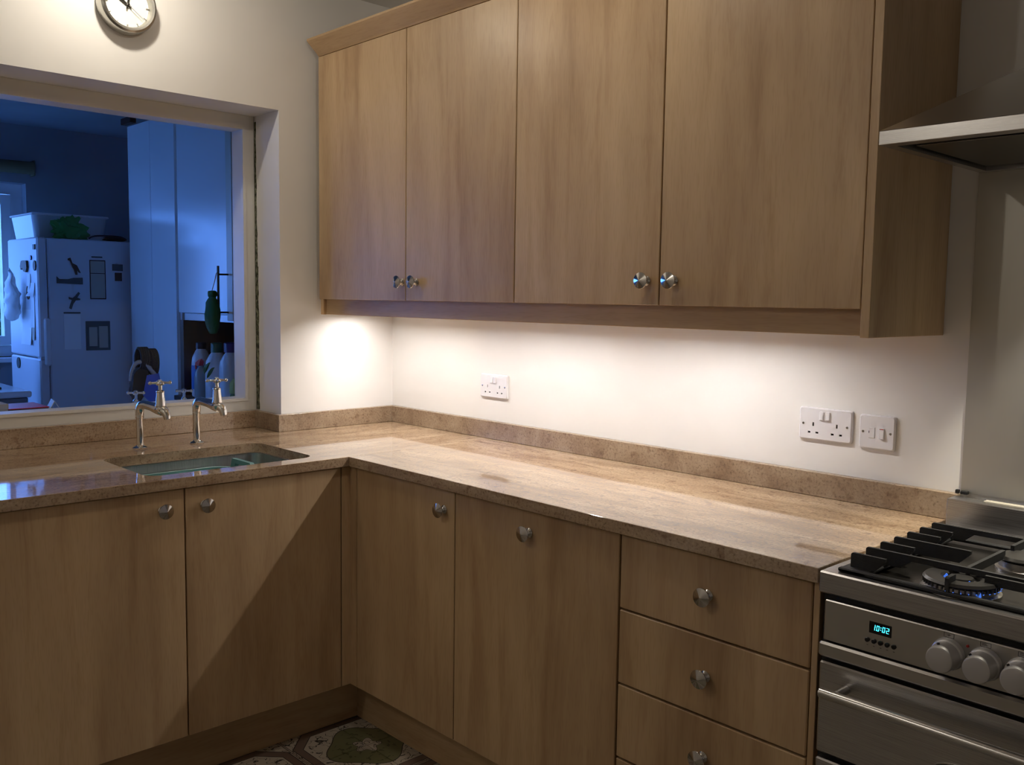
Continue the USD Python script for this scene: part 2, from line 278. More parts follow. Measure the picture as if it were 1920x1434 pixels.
# ================================================================== WORKTOP
wt = thing('worktop', 'polished beige granite worktop running round the corner, with sink cut-out', 'worktop', (.62, -.62, .87))
hole = m3.Manifold.extrude(m3.CrossSection([np.array(rrect(.365, .525, .045).exterior.coords)[:-1]]), .1).translate([.372, -.962, .85])
D = .621; jx = .6205
left = solid(bx(-.1795, D, -2.05, -.5065, .87, H, .002)) + solid(bx(.0005, D-.0005, -.55, -.0005, .87, H, .002))
left = (solid(bx(-.1795, D, -2.05, -.5065, .87, H, .0012)) + mbox(.0005, D, -.56, -.0005, .87, H)) - hole
part(wt, 'slab', left, 'granite_y', label='slab holding the sink')
part(wt, 'slab', bx(jx+.0008, 2.207, -D, -.0005, .87, H, .0012), 'granite_x', label='long slab running up to the cooker')
part(wt, 'upstand', bx(.0205, 2.2265, -.0205, -.0005, H+.0002, .9636, .0015), 'granite_speckled')
part(wt, 'upstand', bx(.0005, .0203, -.5255, -.0005, H+.0002, .9636, .0015), 'granite_speckled')
part(wt, 'upstand', bx(-.159, .0003, -.5255, -.5067, H+.0002, .9636, .0015), 'granite_speckled')
part(wt, 'upstand', bx(-.1793, -.1595, -2.05, -.5067, H+.0002, .9636, .0015), 'granite_y')

# ================================================================== CABINETS
def knob(parent, pos, axis):
    prof = [(0, 0), (.0115, 0), (.0125, .0025), (.0105, .0045), (.0085, .0065), (.0095, .0085), (.0085, .0105), (.0065, .013), (.0065, .0165), (.009, .0195), (.0165, .0225), (.0202, .0245), (.0208, .0258), (.0202, .0272), (.003, .0325), (0, .0328)]
    return part(parent, 'knob', lathe(prof, pos, axis, 36), 'nickel', 40, 'round satin metal knob')
FY = -.605; BD = .02
dz0, dz1 = .157, .866
def carcass_r(t, x0, x1, y0=FY+BD+.002, mat_='dark_gap'):
    part(t, 'carcass', bx(x0, x1, y0, -.03, .15, .868), 'maple')
# right run
t = thing('base_cabinet', 'maple base cabinet with single door beside the inside corner, right run', 'cabinet', (.88, -.3, .15))
carcass_r(t, .642, 1.117); d = part(t, 'door', bx(.642, 1.1175, FY, FY+BD, dz0, dz1, .0015), 'maple'); knob(d, (1.074, FY, .811), (0, -1, 0))
t = thing('integrated_dishwasher', 'maple front panel of built-in appliance with one knob at its top centre', 'dishwasher', (1.41, -.3, .15))
carcass_r(t, 1.122, 1.707); d = part(t, 'front_panel', bx(1.1215, 1.7075, FY, FY+BD, dz0, dz1, .0015), 'maple'); knob(d, (1.413, FY, .811), (0, -1, 0))
t = thing('drawer_unit', 'four-drawer maple base unit next to the cooker', 'drawers', (1.95, -.3, .15))
carcass_r(t, 1.712, 2.189)
zz = [.868, .6915, .5135, .335, .155]
for k in range(4):
    d = part(t, 'drawer', bx(1.7125, 2.189, FY, FY+BD, zz[k+1]+.002, zz[k]-.0025, .0022), 'maple'); knob(d, (1.953, FY, (zz[k]+zz[k+1])/2+.002), (0, -1, 0))
solo('end_panel', bx(2.1935, 2.2065, FY-.002, -.025, .0, .868, .001), 'maple', 'narrow maple end panel between drawer unit and cooker', 'panel', (2.2, -.3, 0))
# corner post: two narrow fillers meeting in the inside corner
t = thing('corner_post', 'maple filler strips meeting in the inside corner of the base units', 'filler', (.605, -.605, .155))
part(t, 'filler_strip', bx(.6055, .6395, FY, FY+BD, dz0, dz1, .0008), 'maple'); part(t, 'filler_strip', bx(.605-BD, .605, -.636, -.6055+BD, dz0, dz1, .0008), 'maple')
# left run
def left_unit(label, y1, y0, doors, group=None):
    t = thing('base_cabinet', label, 'cabinet', (.3, (y0+y1)/2, .15))
    part(t, 'carcass', bx(.004, .605-BD-.002, y0+.001, y1-.001, .15, .640), 'maple')
    part(t, 'side_panel', bx(.004, .605-BD-.002, y0+.001, y0+.019, .641, .868), 'maple'); part(t, 'side_panel', bx(.004, .605-BD-.002, y1-.019, y1-.001, .641, .868), 'maple')
    for a, b, ky in doors:
        d = part(t, 'door', bx(.605-BD, .605, a, b, dz0, dz1, .0015), 'maple'); knob(d, (.605, ky, .814), (1, 0, 0))
left_unit('two-door maple base cabinet below the sink', -.6385, -1.648, [(-1.1425, -.6395, -1.088), (-1.648, -1.1465, -1.2075)])
left_unit('maple base cabinet at the far left end of the sink run', -1.652, -2.05, [(-2.049, -1.652, -1.70)])
pl = thing('plinth', 'maple plinth along the floor under the base cabinets', 'plinth', (.529, -.529, 0))
part(pl, 'board', bx(.511, .529, -2.05, -.512, .001, .149, .001), 'maple_along_y'); part(pl, 'board', bx(.5295, 2.19, -.529, -.511, .001, .149, .001), 'maple_along_x')

# wall cabinets
WY = -.375; z0, z1 = 1.388, 2.262
xs = [.0545, .5835, 1.1008, 1.6225, 2.1465]
def wall_unit(label, xa_, xb_, doors, knobs, extra):
    t = thing('wall_cabinet', label, 'cabinet', ((xa_+xb_)/2, -.18, z0))
    part(t, 'carcass', bx(xa_+.001, xb_-.001, WY+.022, -.001, z0+.002, z1-.002), 'maple')
    for (a, b), kx in zip(doors, knobs):
        d = part(t, 'door', bx(a+.0018, b-.0018, WY, WY+.02, z0, z1-.003, .0014), 'maple'); knob(d, (kx, WY, 1.449), (0, -1, 0))
    for nm, m, ml in extra: part(t, nm, m, ml)
wall_unit('left pair of tall maple wall cupboard doors, next to the window wall', .0545, xs[2], [(xs[0], xs[1]), (xs[1], xs[2])], (.5665, .622+.02), 
    [('end_panel', bx(.0345, .0535, WY+.02, -.001, 1.331, z1, .001), 'maple')])
wall_unit('right pair of tall maple wall cupboard doors, next to the cooker hood', xs[2], 2.1465, [(xs[2], xs[3]), (xs[3], xs[4])], (1.5835, 1.668), 
    [('end_panel', bx(2.1475, 2.1675, WY-.002, -.001, 1.3287, z1+.02, .001), 'maple')])
solo('pelmet', bx(.0545, 2.1465, -.345, -.327, 1.3315, 1.3895, .001), 'maple_along_x', 'maple light pelmet under the wall cupboards', 'pelmet', (1.1, -.336, 1.33))
cp = np.array([(-.335, 2.2665), (-.362, 2.2665), (-.366, 2.2725), (-.402, 2.3165), (-.402, 2.3235), (-.335, 2.3235)])
cor = trimesh.creation.extrude_polygon(Polygon([(a, b) for a, b in cp]), 2.2, engine='earcut')
T = np.array([[0, 0, 1, .0], [1, 0, 0, 0], [0, 1, 0, 0], [0, 0, 0, 1.]]); cor.apply_transform(T); cor.vertices[:, 0] = np.where(cor.vertices[:, 0] < 1, .022, 2.1675)
lowz = cor.vertices[:, 2] < 2.28; cor.vertices[:, 0] = np.where(lowz & (cor.vertices[:, 0] < 1), .036, cor.vertices[:, 0]); cor.fix_normals()
solo('cornice', cor, 'maple_along_x', 'maple cornice along the top of the wall cupboards', 'cornice', (1.1, -.36, 2.266))
# under-cabinet strip lights
for i, (cx, lb) in enumerate(((.32, 'slim strip light under the wall cupboards, nearest the corner'), (.96, 'slim strip light under the middle of the wall cupboards'), (1.60, 'slim strip light under the wall cupboards, nearest the cooker'))):
    t = thing('cabinet_light', lb, 'light', (cx, -.225, 1.388), 'strip lights under the wall cupboards')
    part(t, 'housing', solid(bx(cx-.27, cx+.27, -.249, -.201, 1.3665, 1.3875, .002)) - mbox(cx-.261, cx+.261, -.237, -.213, 1.36, 1.3785), 'white_plastic'); part(t, 'lens', bx(cx-.26, cx+.26, -.236, -.214, 1.3745, 1.3783), 'strip_lens')

# ================================================================== SINK AND TAPS
t = thing('sink', 'undermounted stainless steel sink bowl below the granite cut-out', 'sink', (.372, -.962, .68))
def bowl(cx, cy, w, h, r, zt, depth, th, taper=.012):
    o = m3.CrossSection([np.array(rrect(w, h, r).exterior.coords)[:-1]]); i = m3.CrossSection([np.array(rrect(w-2*th, h-2*th, r-th).exterior.coords)[:-1]])
    a = m3.Manifold.extrude(o, depth, 0, 0, (1+taper*2, 1+taper*2)).translate([0, 0, -depth]); b = m3.Manifold.extrude(i, depth, 0, 0, (1+taper*2, 1+taper*2)).translate([0, 0, -depth+th])
    return (a-b).translate([cx, cy, zt])
part(t, 'bowl', bowl(.372, -.962, .363, .523, .047, .8680, .18, .003), 'steel_sink', 30)
rim = m3.Manifold.extrude(m3.CrossSection([np.array(rrect(.41, .57, .07).exterior.coords)[:-1]]) - m3.CrossSection([np.array(rrect(.347, .507, .040).exterior.coords)[:-1]]), .0015).translate([.372, -.962, .8680])
part(t, 'rim', rim, 'steel_satin')
part(t, 'drain', lathe([(0, 0), (.042, 0), (.044, .002), (.036, .004), (.03, .002), (0, .002)], (.372, -.962, .6918)), 'chrome', 30)
t = thing('washing_up_bowl', 'teal plastic washing-up bowl standing in the sink', 'bowl', (.372, -1.02, .70))
part(t, 'tub', bowl(.372, -1.02, .30, .36, .06, .835, .135, .004, .03), 'teal_plastic', 30)
lip = m3.Manifold.extrude(m3.CrossSection([np.array(rrect(.345, .405, .075).exterior.coords)[:-1]]) - m3.CrossSection([np.array(rrect(.312, .372, .06).exterior.coords)[:-1]]), .006).translate([.372, -1.02, .833])
part(t, 'lip', lip, 'teal_plastic', 30)
hd = m3.Manifold.extrude(m3.CrossSection([np.array([(-.075, 0), (.075, 0), (.06, .036), (-.06, .036)])]) - m3.CrossSection([np.array([(-.045, .008), (.045, .008), (.038, .022), (-.038, .022)])]), .014)
hm = V(hd); T = np.array([[1, 0, 0, .322], [0, 0, 1, -.832], [0, 1, 0, .834], [0, 0, 0, 1.]]); hm.apply_transform(T); hm.fix_normals(); part(t, 'handle', hm, 'teal_plastic')
def tap(label, x, y, ang):
    t = thing('pillar_tap', label, 'tap', (x, y, H)); d = np.array([math.cos(ang), math.sin(ang), 0]); sd = np.array([-d[1], d[0], 0]); o = np.array([x, y, 0.])
    part(t, 'flange', lathe([(0, 0), (.0225, 0), (.0235, .003), (.020, .006), (.0145, .008), (.0125, .011), (0, .011)], (x, y, H+.0002)), 'chrome', 35)
    part(t, 'pillar', lathe([(0, .01), (.0115, .01), (.0115, .098), (.0135, .099), (.0135, .112), (.0125, .114), (0, .114)], (x, y, H)), 'chrome', 35)
    P = bez([o+[0, 0, 1.008], o+[0, 0, 1.043], o+d*.01+[0, 0, 1.044], o+d*.03+[0, 0, 1.043]], 10); Q = np.array([o+d*.055+[0, 0, 1.040], o+d*.083+[0, 0, 1.034], o+d*.100+[0, 0, 1.031]])
    body = part(t, 'body', tube(np.vstack([P, Q]), [.0138]*10+[.0150, .0180, .0190], 18), 'chrome', 40)
    N = bez([o+d*.092+[0, 0, 1.032], o+d*.113+[0, 0, 1.031], o+d*.120+[0, 0, 1.020], o+d*.122+[0, 0, 1.002]], 10)
    part(t, 'nozzle', tube(N, np.linspace(.0165, .0105, 10), 18), 'chrome', 40)
    c = o+d*.093
    bonnet = part(t, 'bonnet', lathe([(0, 1.026), (.019, 1.026), (.0205, 1.034), (.0165, 1.040), (.0175, 1.046), (.0155, 1.052), (.0125, 1.086), (.0135, 1.089), (.0125, 1.092), (.0065, 1.095), (.0065, 1.112), (0, 1.112)], (c[0], c[1], 0), n=28), 'chrome', 35)
    hd_ = [lathe([(0, 0), (.011, 0), (.0125, .004), (.0125, .009), (.010, .013), (.006, .0155), (0, .016)], (c[0], c[1], 1.110), n=28)]
    a0 = ang+math.radians(58)
    for q in range(4):
        v = np.array([math.cos(a0+q*math.pi/2), math.sin(a0+q*math.pi/2), 0]); b0 = c+[0, 0, 1.1175]
        hd_ += [tube([b0+v*.008, b0+v*.018, b0+v*.028], [.0052, .0036, .0036], 12), ball(b0+v*.0305, .0058)]
    part(t, 'cross_handle', hd_, 'chrome', 40)
    part(t, 'indice', lathe([(0, 0), (.006, 0), (.005, .001), (0, .0012)], (c[0], c[1], 1.1262), n=20), 'white_gloss', label='small white button on top of the handle')
    return t
tap('left chrome pillar tap with cross handle, standing behind the sink', .066, -1.052, math.radians(21))
tap('right chrome pillar tap with cross handle, standing behind the sink', .078, -.866, math.radians(20))

# ================================================================== SOCKETS
def faceplate(name, label, cat, x0, x1, za_, zb_, kind):
    cx, cz = (x0+x1)/2, (za_+zb_)/2; w, h = x1-x0, zb_-za_; t = thing(name, label, cat, (cx, 0, cz))
    pts = []
    for (ww, hh, r, y) in ((w, h, .004, -.0005), (w, h, .006, -.006), (w-.006, h-.006, .006, -.0088)):
        for p in np.array(rrect(ww, hh, r).exterior.coords)[:-1]: pts.append((cx+p[0], y, cz+p[1]))
    pl_ = m3.Manifold.hull_points(np.array(pts, np.float32)); yf = -.0088
    cut = lambda x, z, ww, hh: mbox(x-ww/2, x+ww/2, yf-.002, yf+.004, z-hh/2, z+hh/2)
    holes = []; sc = w/.146
    if kind == 'socket':
        for s_ in (-1, 1):
            ox = cx+s_*.0365*sc-(.004 if s_ > 0 else -.004); oz = cz-.012
            holes += [(ox, oz+.0105, .0046, .0100), (ox-.0112, oz-.0110, .0076, .0048), (ox+.0112, oz-.0110, .0076, .0048)]
    for hx in holes: pl_ = pl_ - cut(*hx)
    part(t, 'plate', pl_, 'white_plastic', 25)
    if holes:
        for a, b, c, dd in holes: part(t, 'pin_hole', bx(a-c/2+.0001, a+c/2-.0001, yf+.0026, yf+.0039, b-dd/2+.0001, b+dd/2-.0001), 'dark_gap')
    def rocker(x, z, ww, hh):
        m = bx(x-ww/2, x+ww/2, yf-.0035, yf+.001, z-hh/2, z+hh/2, .0012); k = (m.vertices[:, 2] < z) & (m.vertices[:, 1] < yf-.001); m.vertices[k, 1] -= .0016; return part(t, 'rocker_switch', m, 'white_plastic')
    def screw(x, z): part(t, 'screw', lathe([(0, 0), (.0032, 0), (.0030, .0007), (0, .0010)], (x, yf, z), (0, -1, 0), 16), 'nickel', 30)
    if kind == 'socket':
        rocker(cx-.0085*sc, cz+.022, .0115*sc, .022); rocker(cx+.0085*sc, cz+.022, .0115*sc, .022); screw(x0+.0125, cz-.001); screw(x1-.0125, cz-.001)
    else:
        fh = part(t, 'fuse_carrier', bx(cx-.0205, cx-.0045, yf-.0012, yf+.001, cz-.015, cz+.012, .0008), 'white_plastic'); part(fh, 'slot', bx(cx-.0195, cx-.0182, yf-.0016, yf-.0011, cz-.003, cz+.003), 'dark_gap')
        r_ = rocker(cx+.0135, cz-.002, .0135, .026); part(r_, 'indicator', bx(cx+.0085, cx+.0185, yf-.0037, yf-.0022, cz+.0085, cz+.0102), 'red_lens', label='red line along the switch top')
        screw(x0+.0105, cz); screw(x1-.0105, cz)
faceplate('double_socket', 'white double socket near the corner, leftmost on the back wall', 'socket', .545, .688, 1.0465, 1.1305, 'socket')
faceplate('double_socket', 'white double socket beside the fused switch, nearer the cooker', 'socket', 1.8125, 1.9585, 1.0455, 1.1295, 'socket')
faceplate('fused_switch', 'white square fused switch with red line, right of the sockets', 'switch', 1.9775, 2.0685, 1.0405, 1.1255, 'fcu')

# ================================================================== WALL CLOCK
cc = np.array([0, -1.047, 2.301]); R_ = .0895
t = thing('wall_clock', 'round silver-rimmed wall clock above the window', 'clock', cc)
part(t, 'rim', lathe([(R_-.010, .001), (R_-.003, .001), (R_, .008), (R_, .034), (R_-.003, .043), (R_-.009, .047), (R_-.016, .045), (R_-.0205, .036), (R_-.0215, .024), (R_-.010, .024), (R_-.010, .001)], cc, (1, 0, 0), 64), 'clock_rim', 35)
part(t, 'face', lathe([(0, .010), (R_-.012, .010), (R_-.012, .025), (0, .025)], cc, (1, 0, 0), 64), 'clock_face')
def dial(a, r): a = math.radians(a); return cc+np.array([0, math.sin(a)*r, math.cos(a)*r])
for hnum in range(12):
    a = hnum*30; p0, p1 = dial(a, .060), dial(a, .068); part(t, 'hour_mark', tube([p0+[.0256, 0, 0], p1+[.0256, 0, 0]], .0016 if hnum % 3 else .0024, 6), 'silver_print')
def hand(a, L, w, back=.014, x=.028, name='hour_hand', m_='steel_dark'):
    pts = [(-w, 0), (-w*.8, L*.75), (0, L), (w*.8, L*.75), (w, 0), (w*.6, -back), (-w*.6, -back)]; a = math.radians(a)
    part(t, name, plate(Polygon(pts), cc+[x, 0, 0], (0, math.cos(a), -math.sin(a)), (0, math.sin(a), math.cos(a)), .0015), m_)
hand(301, .042, .0042, x=.029, name='hour_hand'); hand(12, .062, .0032, x=.0315, name='minute_hand'); hand(128, .066, .0008, .02, .034, 'second_hand', 'silver_print')
part(t, 'hub', lathe([(0, .025), (.005, .025), (.005, .036), (0, .037)], cc, (1, 0, 0), 20), 'steel_dark')

# ================================================================== COOKER
KX0, KX1, KY = 2.214, 3.110, -.63
ck = thing('range_cooker', 'stainless steel gas range cooker at the right end of the worktop', 'cooker', (2.66, -.32, 0))
part(ck, 'body', bx(KX0+.006, KX1-.006, KY+.03, -.03, .09, .855), 'steel_dark')
part(ck, 'hob_top', V(solid(bx(KX0, KX1, KY, -.0795, .858, .8995, .003)) - mbox(KX0+.035, KX1-.035, KY+.045, -.10, .8945, .92)), 'steel_x', label='stainless hob tray with raised front edge')
part(ck, 'hob_well', bx(KX0+.0355, KX1-.0355, KY+.0455, -.1005, .8947, .8952), 'hob_dark', label='dark sunken well of the hob')
part(ck, 'rear_riser', bx(KX0+.012, KX1-.012, -.0785, -.031, .86, .9625, .002), 'steel_x')
part(ck, 'vent_strip', bx(KX0+.085, KX1-.085, -.062, -.040, .9627, .9655), 'buff_card')
cpn = part(ck, 'control_panel', bx(KX0+.015, KX1-.015, KY-.002, KY+.026, .770, .848, .002), 'steel_satin')
part(ck, 'shadow_gap', bx(KX0+.007, KX1-.007, KY+.012, KY+.029, .535, .857), 'dark_gap')
part(ck, 'trim_rail', bx(KX0+.009, KX1-.009, KY-.010, KY+.024, .7405, .7685, .004), 'steel_satin')
dsp = part(cpn, 'display', bx(2.3165, 2.3575, KY-.0028, KY+.001, .8085, .8300, .0004), 'black_gloss', label='dark clock display reading ten past hour digits')
stage.GetPrimAtPath(dsp).SetCustomDataByKey('label', 'black display with glowing cyan 10:02')
SEG = {'0': 'abcdef', '1': 'bc', '2': 'abged'}
def seg7(ch, x, z, w, h, tk):
    S = dict(a=(x, x+w, z+h-tk, z+h), g=(x, x+w, z+h/2-tk/2, z+h/2+tk/2), d=(x, x+w, z, z+tk), f=(x, x+tk, z+h/2, z+h), e=(x, x+tk, z, z+h/2), b=(x+w-tk, x+w, z+h/2, z+h), c=(x+w-tk, x+w, z, z+h/2)); out = []
    for q in SEG[ch]:
        x0, x1, a, b = S[q]; m = bx(x0, x1, KY-.0034, KY-.0027, a+.0002, b-.0002); m.vertices[:, 0] += (m.vertices[:, 2]-z)*.10; out.append(m)
    return out
dg = []; px_ = 2.3265-.004
for ch in '10': dg += seg7(ch, px_, .8145, .0050, .0105, .0013); px_ += .0073
dg += [bx(px_+.0004, px_+.0018, KY-.0034, KY-.0027, z_, z_+.0016) for z_ in (.8175, .8215)]; px_ += .0034
for ch in '02': dg += seg7(ch, px_, .8145, .0050, .0105, .0013); px_ += .0073
part(dsp.rsplit('/', 1)[0], 'clock_digits', dg, 'led_digits', label='glowing cyan digits 10:02')
for i in range(5):
    part(cpn, 'timer_button', lathe([(0, 0), (.0042, 0), (.0042, .003), (.0036, .004), (0, .0044)], (2.3145+i*.0122, KY-.002, .7945), (0, -1, 0), 18), 'black_gloss', 30)
    part(cpn, 'printed_mark', bx(2.3130+i*.0122, 2.3160+i*.0122, KY-.0026, KY-.0019, .7845, .7855), 'black_mark')
kxs = [2.449, 2.508, 2.566, 2.624, 2.682, 2.740, 2.798, 2.856]
for i, kx in enumerate(kxs):
    kz = .812-(.0 if i else 0)
    kn = part(cpn, 'control_knob', lathe([(0, 0), (.0265, 0), (.0275, .003), (.0262, .012), (.0238, .014), (.0228, .038), (.0218, .0425), (.0192, .0440), (0, .0442)], (kx+.008, KY-.002, kz-.002), (0, -1, 0), 40), 'knob_silver', 35)
    a = math.radians(-35 if i else -15); dx, dz_ = math.sin(a), math.cos(a); c_ = np.array([kx+.008, KY-.034, kz-.002])
    part(kn, 'pointer', tube([c_+np.array([dx, 0, dz_])*.0215, c_+np.array([dx, 0, dz_])*.0258], .0024, 8), 'black_mark')
    sx, sz = kx+.0065, .8415
    o_ = sbox(-.0085, -.0042, .0085, .0042); i_ = sbox(-.0079, -.0036, .0079, .0036)
    mk = [plate(o_.difference(i_), (sx, KY-.0020, sz), (1, 0, 0), (0, 0, 1), .0006)]
    if i == 0: mk += [bx(sx-.003, sx+.003, KY-.0026, KY-.002, sz-.0004, sz+.0004), bx(sx-.0004, sx+.0004, KY-.0026, KY-.002, sz-.002, sz+.002)]
    else: mk += [bx(sx-.0055, sx+.001, KY-.0026, KY-.002, sz+.0012, sz+.0020), bx(sx-.0055, sx+.003, KY-.0026, KY-.002, sz-.0014, sz-.0006)]
    mk.append(lathe([(0, 0), (.0011, 0), (.0011, .0006), (0, .0006)], (sx, KY-.002, .8345), (0, -1, 0), 10)); part(cpn, 'printed_symbol', mk, 'black_mark')
part(cpn, 'indicator_lamp', lathe([(0, 0), (.0026, 0), (.0022, .0018), (0, .0024)], (2.4865, KY-.002, .8315), (0, -1, 0), 16), 'red_lens', 30)
def oven_door(x0, x1, za_, zb_, hz, badge=False):
    d = part(ck, 'oven_door', bx(x0, x1, KY-.006, KY+.022, za_, zb_, .003), 'steel_x')
    y = KY-.052; part(d, 'handle', [tube([(x0+.028, y, hz), (x1-.028, y, hz)], .0095, 24)]+[tube([(x, KY-.004, hz), (x, y, hz)], .008, 14) for x in (x0+.055, x1-.055)], 'steel_satin', 40)
    if badge:
        el = affinity.scale(Point(0, 0).buffer(1, quad_segs=24), .062, .0185); bc = ((x0+x1)/2-.004, KY-.006, .607)
        part(d, 'badge', plate(el.difference(el.buffer(-.002)), bc, (1, 0, 0), (0, 0, 1), .0025), 'steel_satin', label='silver oval rim of the badge')
        part(d, 'badge', plate(el.buffer(-.002), bc, (1, 0, 0), (0, 0, 1), .0018), 'black_gloss', label='black oval badge with silver lettering')
        part(d, 'badge_lettering', place_text('britannia', .0145, (bc[0]-.046, KY-.0079, bc[2]-.0055), np.array([1., 0, 0]), np.array([0., 0, 1]), .0006), 'silver_print')
oven_door(2.2255, 2.7925, .5535, .7305, .690, True); oven_door(2.2255, 2.7925, .11, .5425, .49); oven_door(2.7985, 3.1, .11, .7305, .690)
part(ck, 'leg', [lathe([(0, 0), (.02, 0), (.02, .1), (0, .1)], (x, y, 0), n=16) for x in (2.28, 3.04) for y in (-.55, -.1)], 'black_gloss')
# hob: burners and pan supports
def burner(label_, cx, cy, R, flames=False):
    b = part(ck, 'burner', lathe([(0, .8945), (R+.006, .8945), (R+.006, .900), (R, .903), (R-.001, .9135), (R-.006, .915), (0, .915)], (cx, cy, 0), n=48), 'burner_alloy', 35)
    if flames:
        part(b, 'burner_cap', lathe([(R*.52, .9155), (R+.001, .9155), (R+.003, .918), (R-.001, .9225), (R*.56, .9225), (R*.50, .919), (R*.52, .9155)], (cx, cy, 0), n=48), 'burner_cap', 35)
        part(b, 'burner_cap', lathe([(0, .9155), (R*.33, .9155), (R*.36, .918), (R*.33, .9215), (0, .923)], (cx, cy, 0), n=40), 'burner_cap', 35)
        part(b, 'burner_tooth', [bx(cx+math.cos(a)*(R+.001)-.0012, cx+math.cos(a)*(R+.001)+.0012, cy+math.sin(a)*(R+.001)-.0012, cy+math.sin(a)*(R+.001)+.0012, .9085, .9158) for a in np.linspace(0, 2*np.pi, 41)[:-1]], 'burner_cap')
        fm = []
        for a in np.linspace(-1.6, .35, 11):
            k = .55+.45*rng.random(); c = np.array([cx+math.cos(a)*(R+.0025), cy+math.sin(a)*(R+.0025), .9085]); fm.append(tube([c, c+np.array([math.cos(a)*.003, math.sin(a)*.003, .002*k])], [.0010, .0003], 6))
        part(b, 'flame', fm, 'gas_flame', label='tiny blue gas flames under the burner rim')
        a = math.radians(-42); c = np.array([cx+math.cos(a)*(R+.003), cy+math.sin(a)*(R+.003), .9015]); part(b, 'flame', tube([c, c+[.001, -.0006, .005], c+[.0018, -.001, .0115]], [.0016, .0022, .0003], 10), 'gas_flame')
        fi = []
        for a in np.radians([175, 205, 320]): c = np.array([cx+math.cos(a)*R*.44, cy+math.sin(a)*R*.44, .9165]); fi.append(tube([c, c+[0, 0, .003], c+[0, 0, .0055]], [.003, .0024, .0004], 10))
        part(b, 'flame', fi, 'gas_flame')
    else:
        part(b, 'burner_cap', lathe([(0, .916), (R-.001, .916), (R+.001, .9185), (R-.003, .9235), (0, .925)], (cx, cy, 0), n=48), 'burner_cap', 35)
    return b
burner('', 2.438, -.545, .060, True); burner('', 2.466, -.315, .043)
for bxx, byy, rr in ((2.90, -.52, .045), (2.90, -.26, .035), (2.69, -.40, .05)): burner('', bxx, byy, rr)
def support(x0, x1, cyf, cyr, cxb):
    y0, y1 = KY+.020, -.195; p = part(ck, 'pan_support', [bx(x0, x1, y0, y0+.014, .9000, .9075, .002), bx(x0, x0+.055, y0, y1, .9000, .9065, .002), bx(x1-.014, x1, y0, y1, .9000, .9075, .002), bx(x0, x1, y1-.014, y1, .9000, .9075, .002)], 'cast_iron')
    ys = np.linspace(-.580, -.216, 7)
    for k, y in enumerate(ys):
        long_ = k in (1, 6); xe = x1-.002 if long_ else x0+.078
        if k == 3: xe = x0+.16
        pts = [(x0+.012, .9066), (x0+.012, .9305), (x0+.015, .9335), (xe, .9335), (xe, .927), (xe-.02 if not long_ else xe, .9066)]
        if long_: pts = [(x0+.012, .9066), (x0+.012, .9305), (x0+.015, .9335), (xe, .9335), (xe, .9066), (xe-.02, .9066), (xe-.03, .923), (x0+.10, .923), (x0+.08, .9066)]
        m = plate(Polygon(pts), (0, y+.0035, 0), (1, 0, 0), (0, 0, 1), .007); part(p, 'fin', m, 'cast_iron')
    for (yy0, yy1) in ((y0+.001, cyf-.034), (cyf+.03, cyr-.026), (cyr+.022, ys[6])):
        m = plate(Polygon([(yy0, .9075), (yy0, .931), (yy0+.003, .9335), (yy1, .9335), (yy1, .924), (yy1-.01, .9075)] if yy0 < cyf-.05 else [(yy0, .918), (yy0, .9335), (yy1, .9335), (yy1, .918)]), (cxb-.0035, 0, 0), (0, 1, 0), (0, 0, 1), .007); part(p, 'fin', m, 'cast_iron')
    m = plate(Polygon([(cxb+.04, .918), (cxb+.04, .9335), (x1-.002, .9335), (x1-.002, .918)]), (0, cyf+.0035, 0), (1, 0, 0), (0, 0, 1), .007); part(p, 'fin', m, 'cast_iron')
support(2.240, 2.650, -.545, -.315, 2.438)
support(2.66, 3.075, -.52, -.26, 2.90)

# splashback and hood
solo('splashback', bx(2.2275, 3.12, -.0035, -.0005, .9670, 1.7035), 'steel_z', 'brushed stainless steel splashback behind the cooker', 'splashback', (2.66, 0, 1.3))
solo('pipe_clip', [bx(2.219, 2.2265, -.014, -.004, .9645, .973, .001), bx(2.231, 2.247, -.016, -.004, .9645, .9715, .001)], 'dark_gap', 'small dark clip at the bottom corner of the steel splashback', 'clip', (2.23, -.01, .9645))
HX0, HX1, HYF = 2.229, 3.129, -.505
hd = thing('cooker_hood', 'stainless steel chimney cooker hood right of the wall cupboards', 'hood', (2.68, -.25, 1.70))
canopy = solid(bx(HX0, HX1, HYF, -.0045, 1.6965, 1.723, .0012)) - mbox(HX0+.022, HX1-.022, HYF+.03, -.03, 1.69, 1.712)
part(hd, 'lip', V(canopy), 'steel_x')
ccx = (HX0+HX1)/2
part(hd, 'canopy', m3.Manifold.hull_points(np.array([(HX0+.001, HYF+.001, 1.7232), (HX1-.001, HYF+.001, 1.7232), (HX0+.001, -.0045, 1.7232), (HX1-.001, -.0045, 1.7232), (ccx-.13, -.27, 1.9), (ccx+.13, -.27, 1.9), (ccx-.13, -.0045, 1.9), (ccx+.13, -.0045, 1.9)], np.float32)), 'steel_satin')
part(hd, 'chimney', bx(ccx-.125, ccx+.125, -.262, -.0045, 1.9005, CZ-.002), 'steel_satin')
for k in range(3): part(hd, 'grease_filter', bx(HX0+.03+.283*k, HX0+.03+.283*k+.276, HYF+.095, -.055, 1.7035, 1.7085, .001), 'steel_dark')
part(hd, 'switch_bar', bx(HX0+.16, HX0+.34, HYF+.05, HYF+.075, 1.7035, 1.709, .001), 'black_gloss')
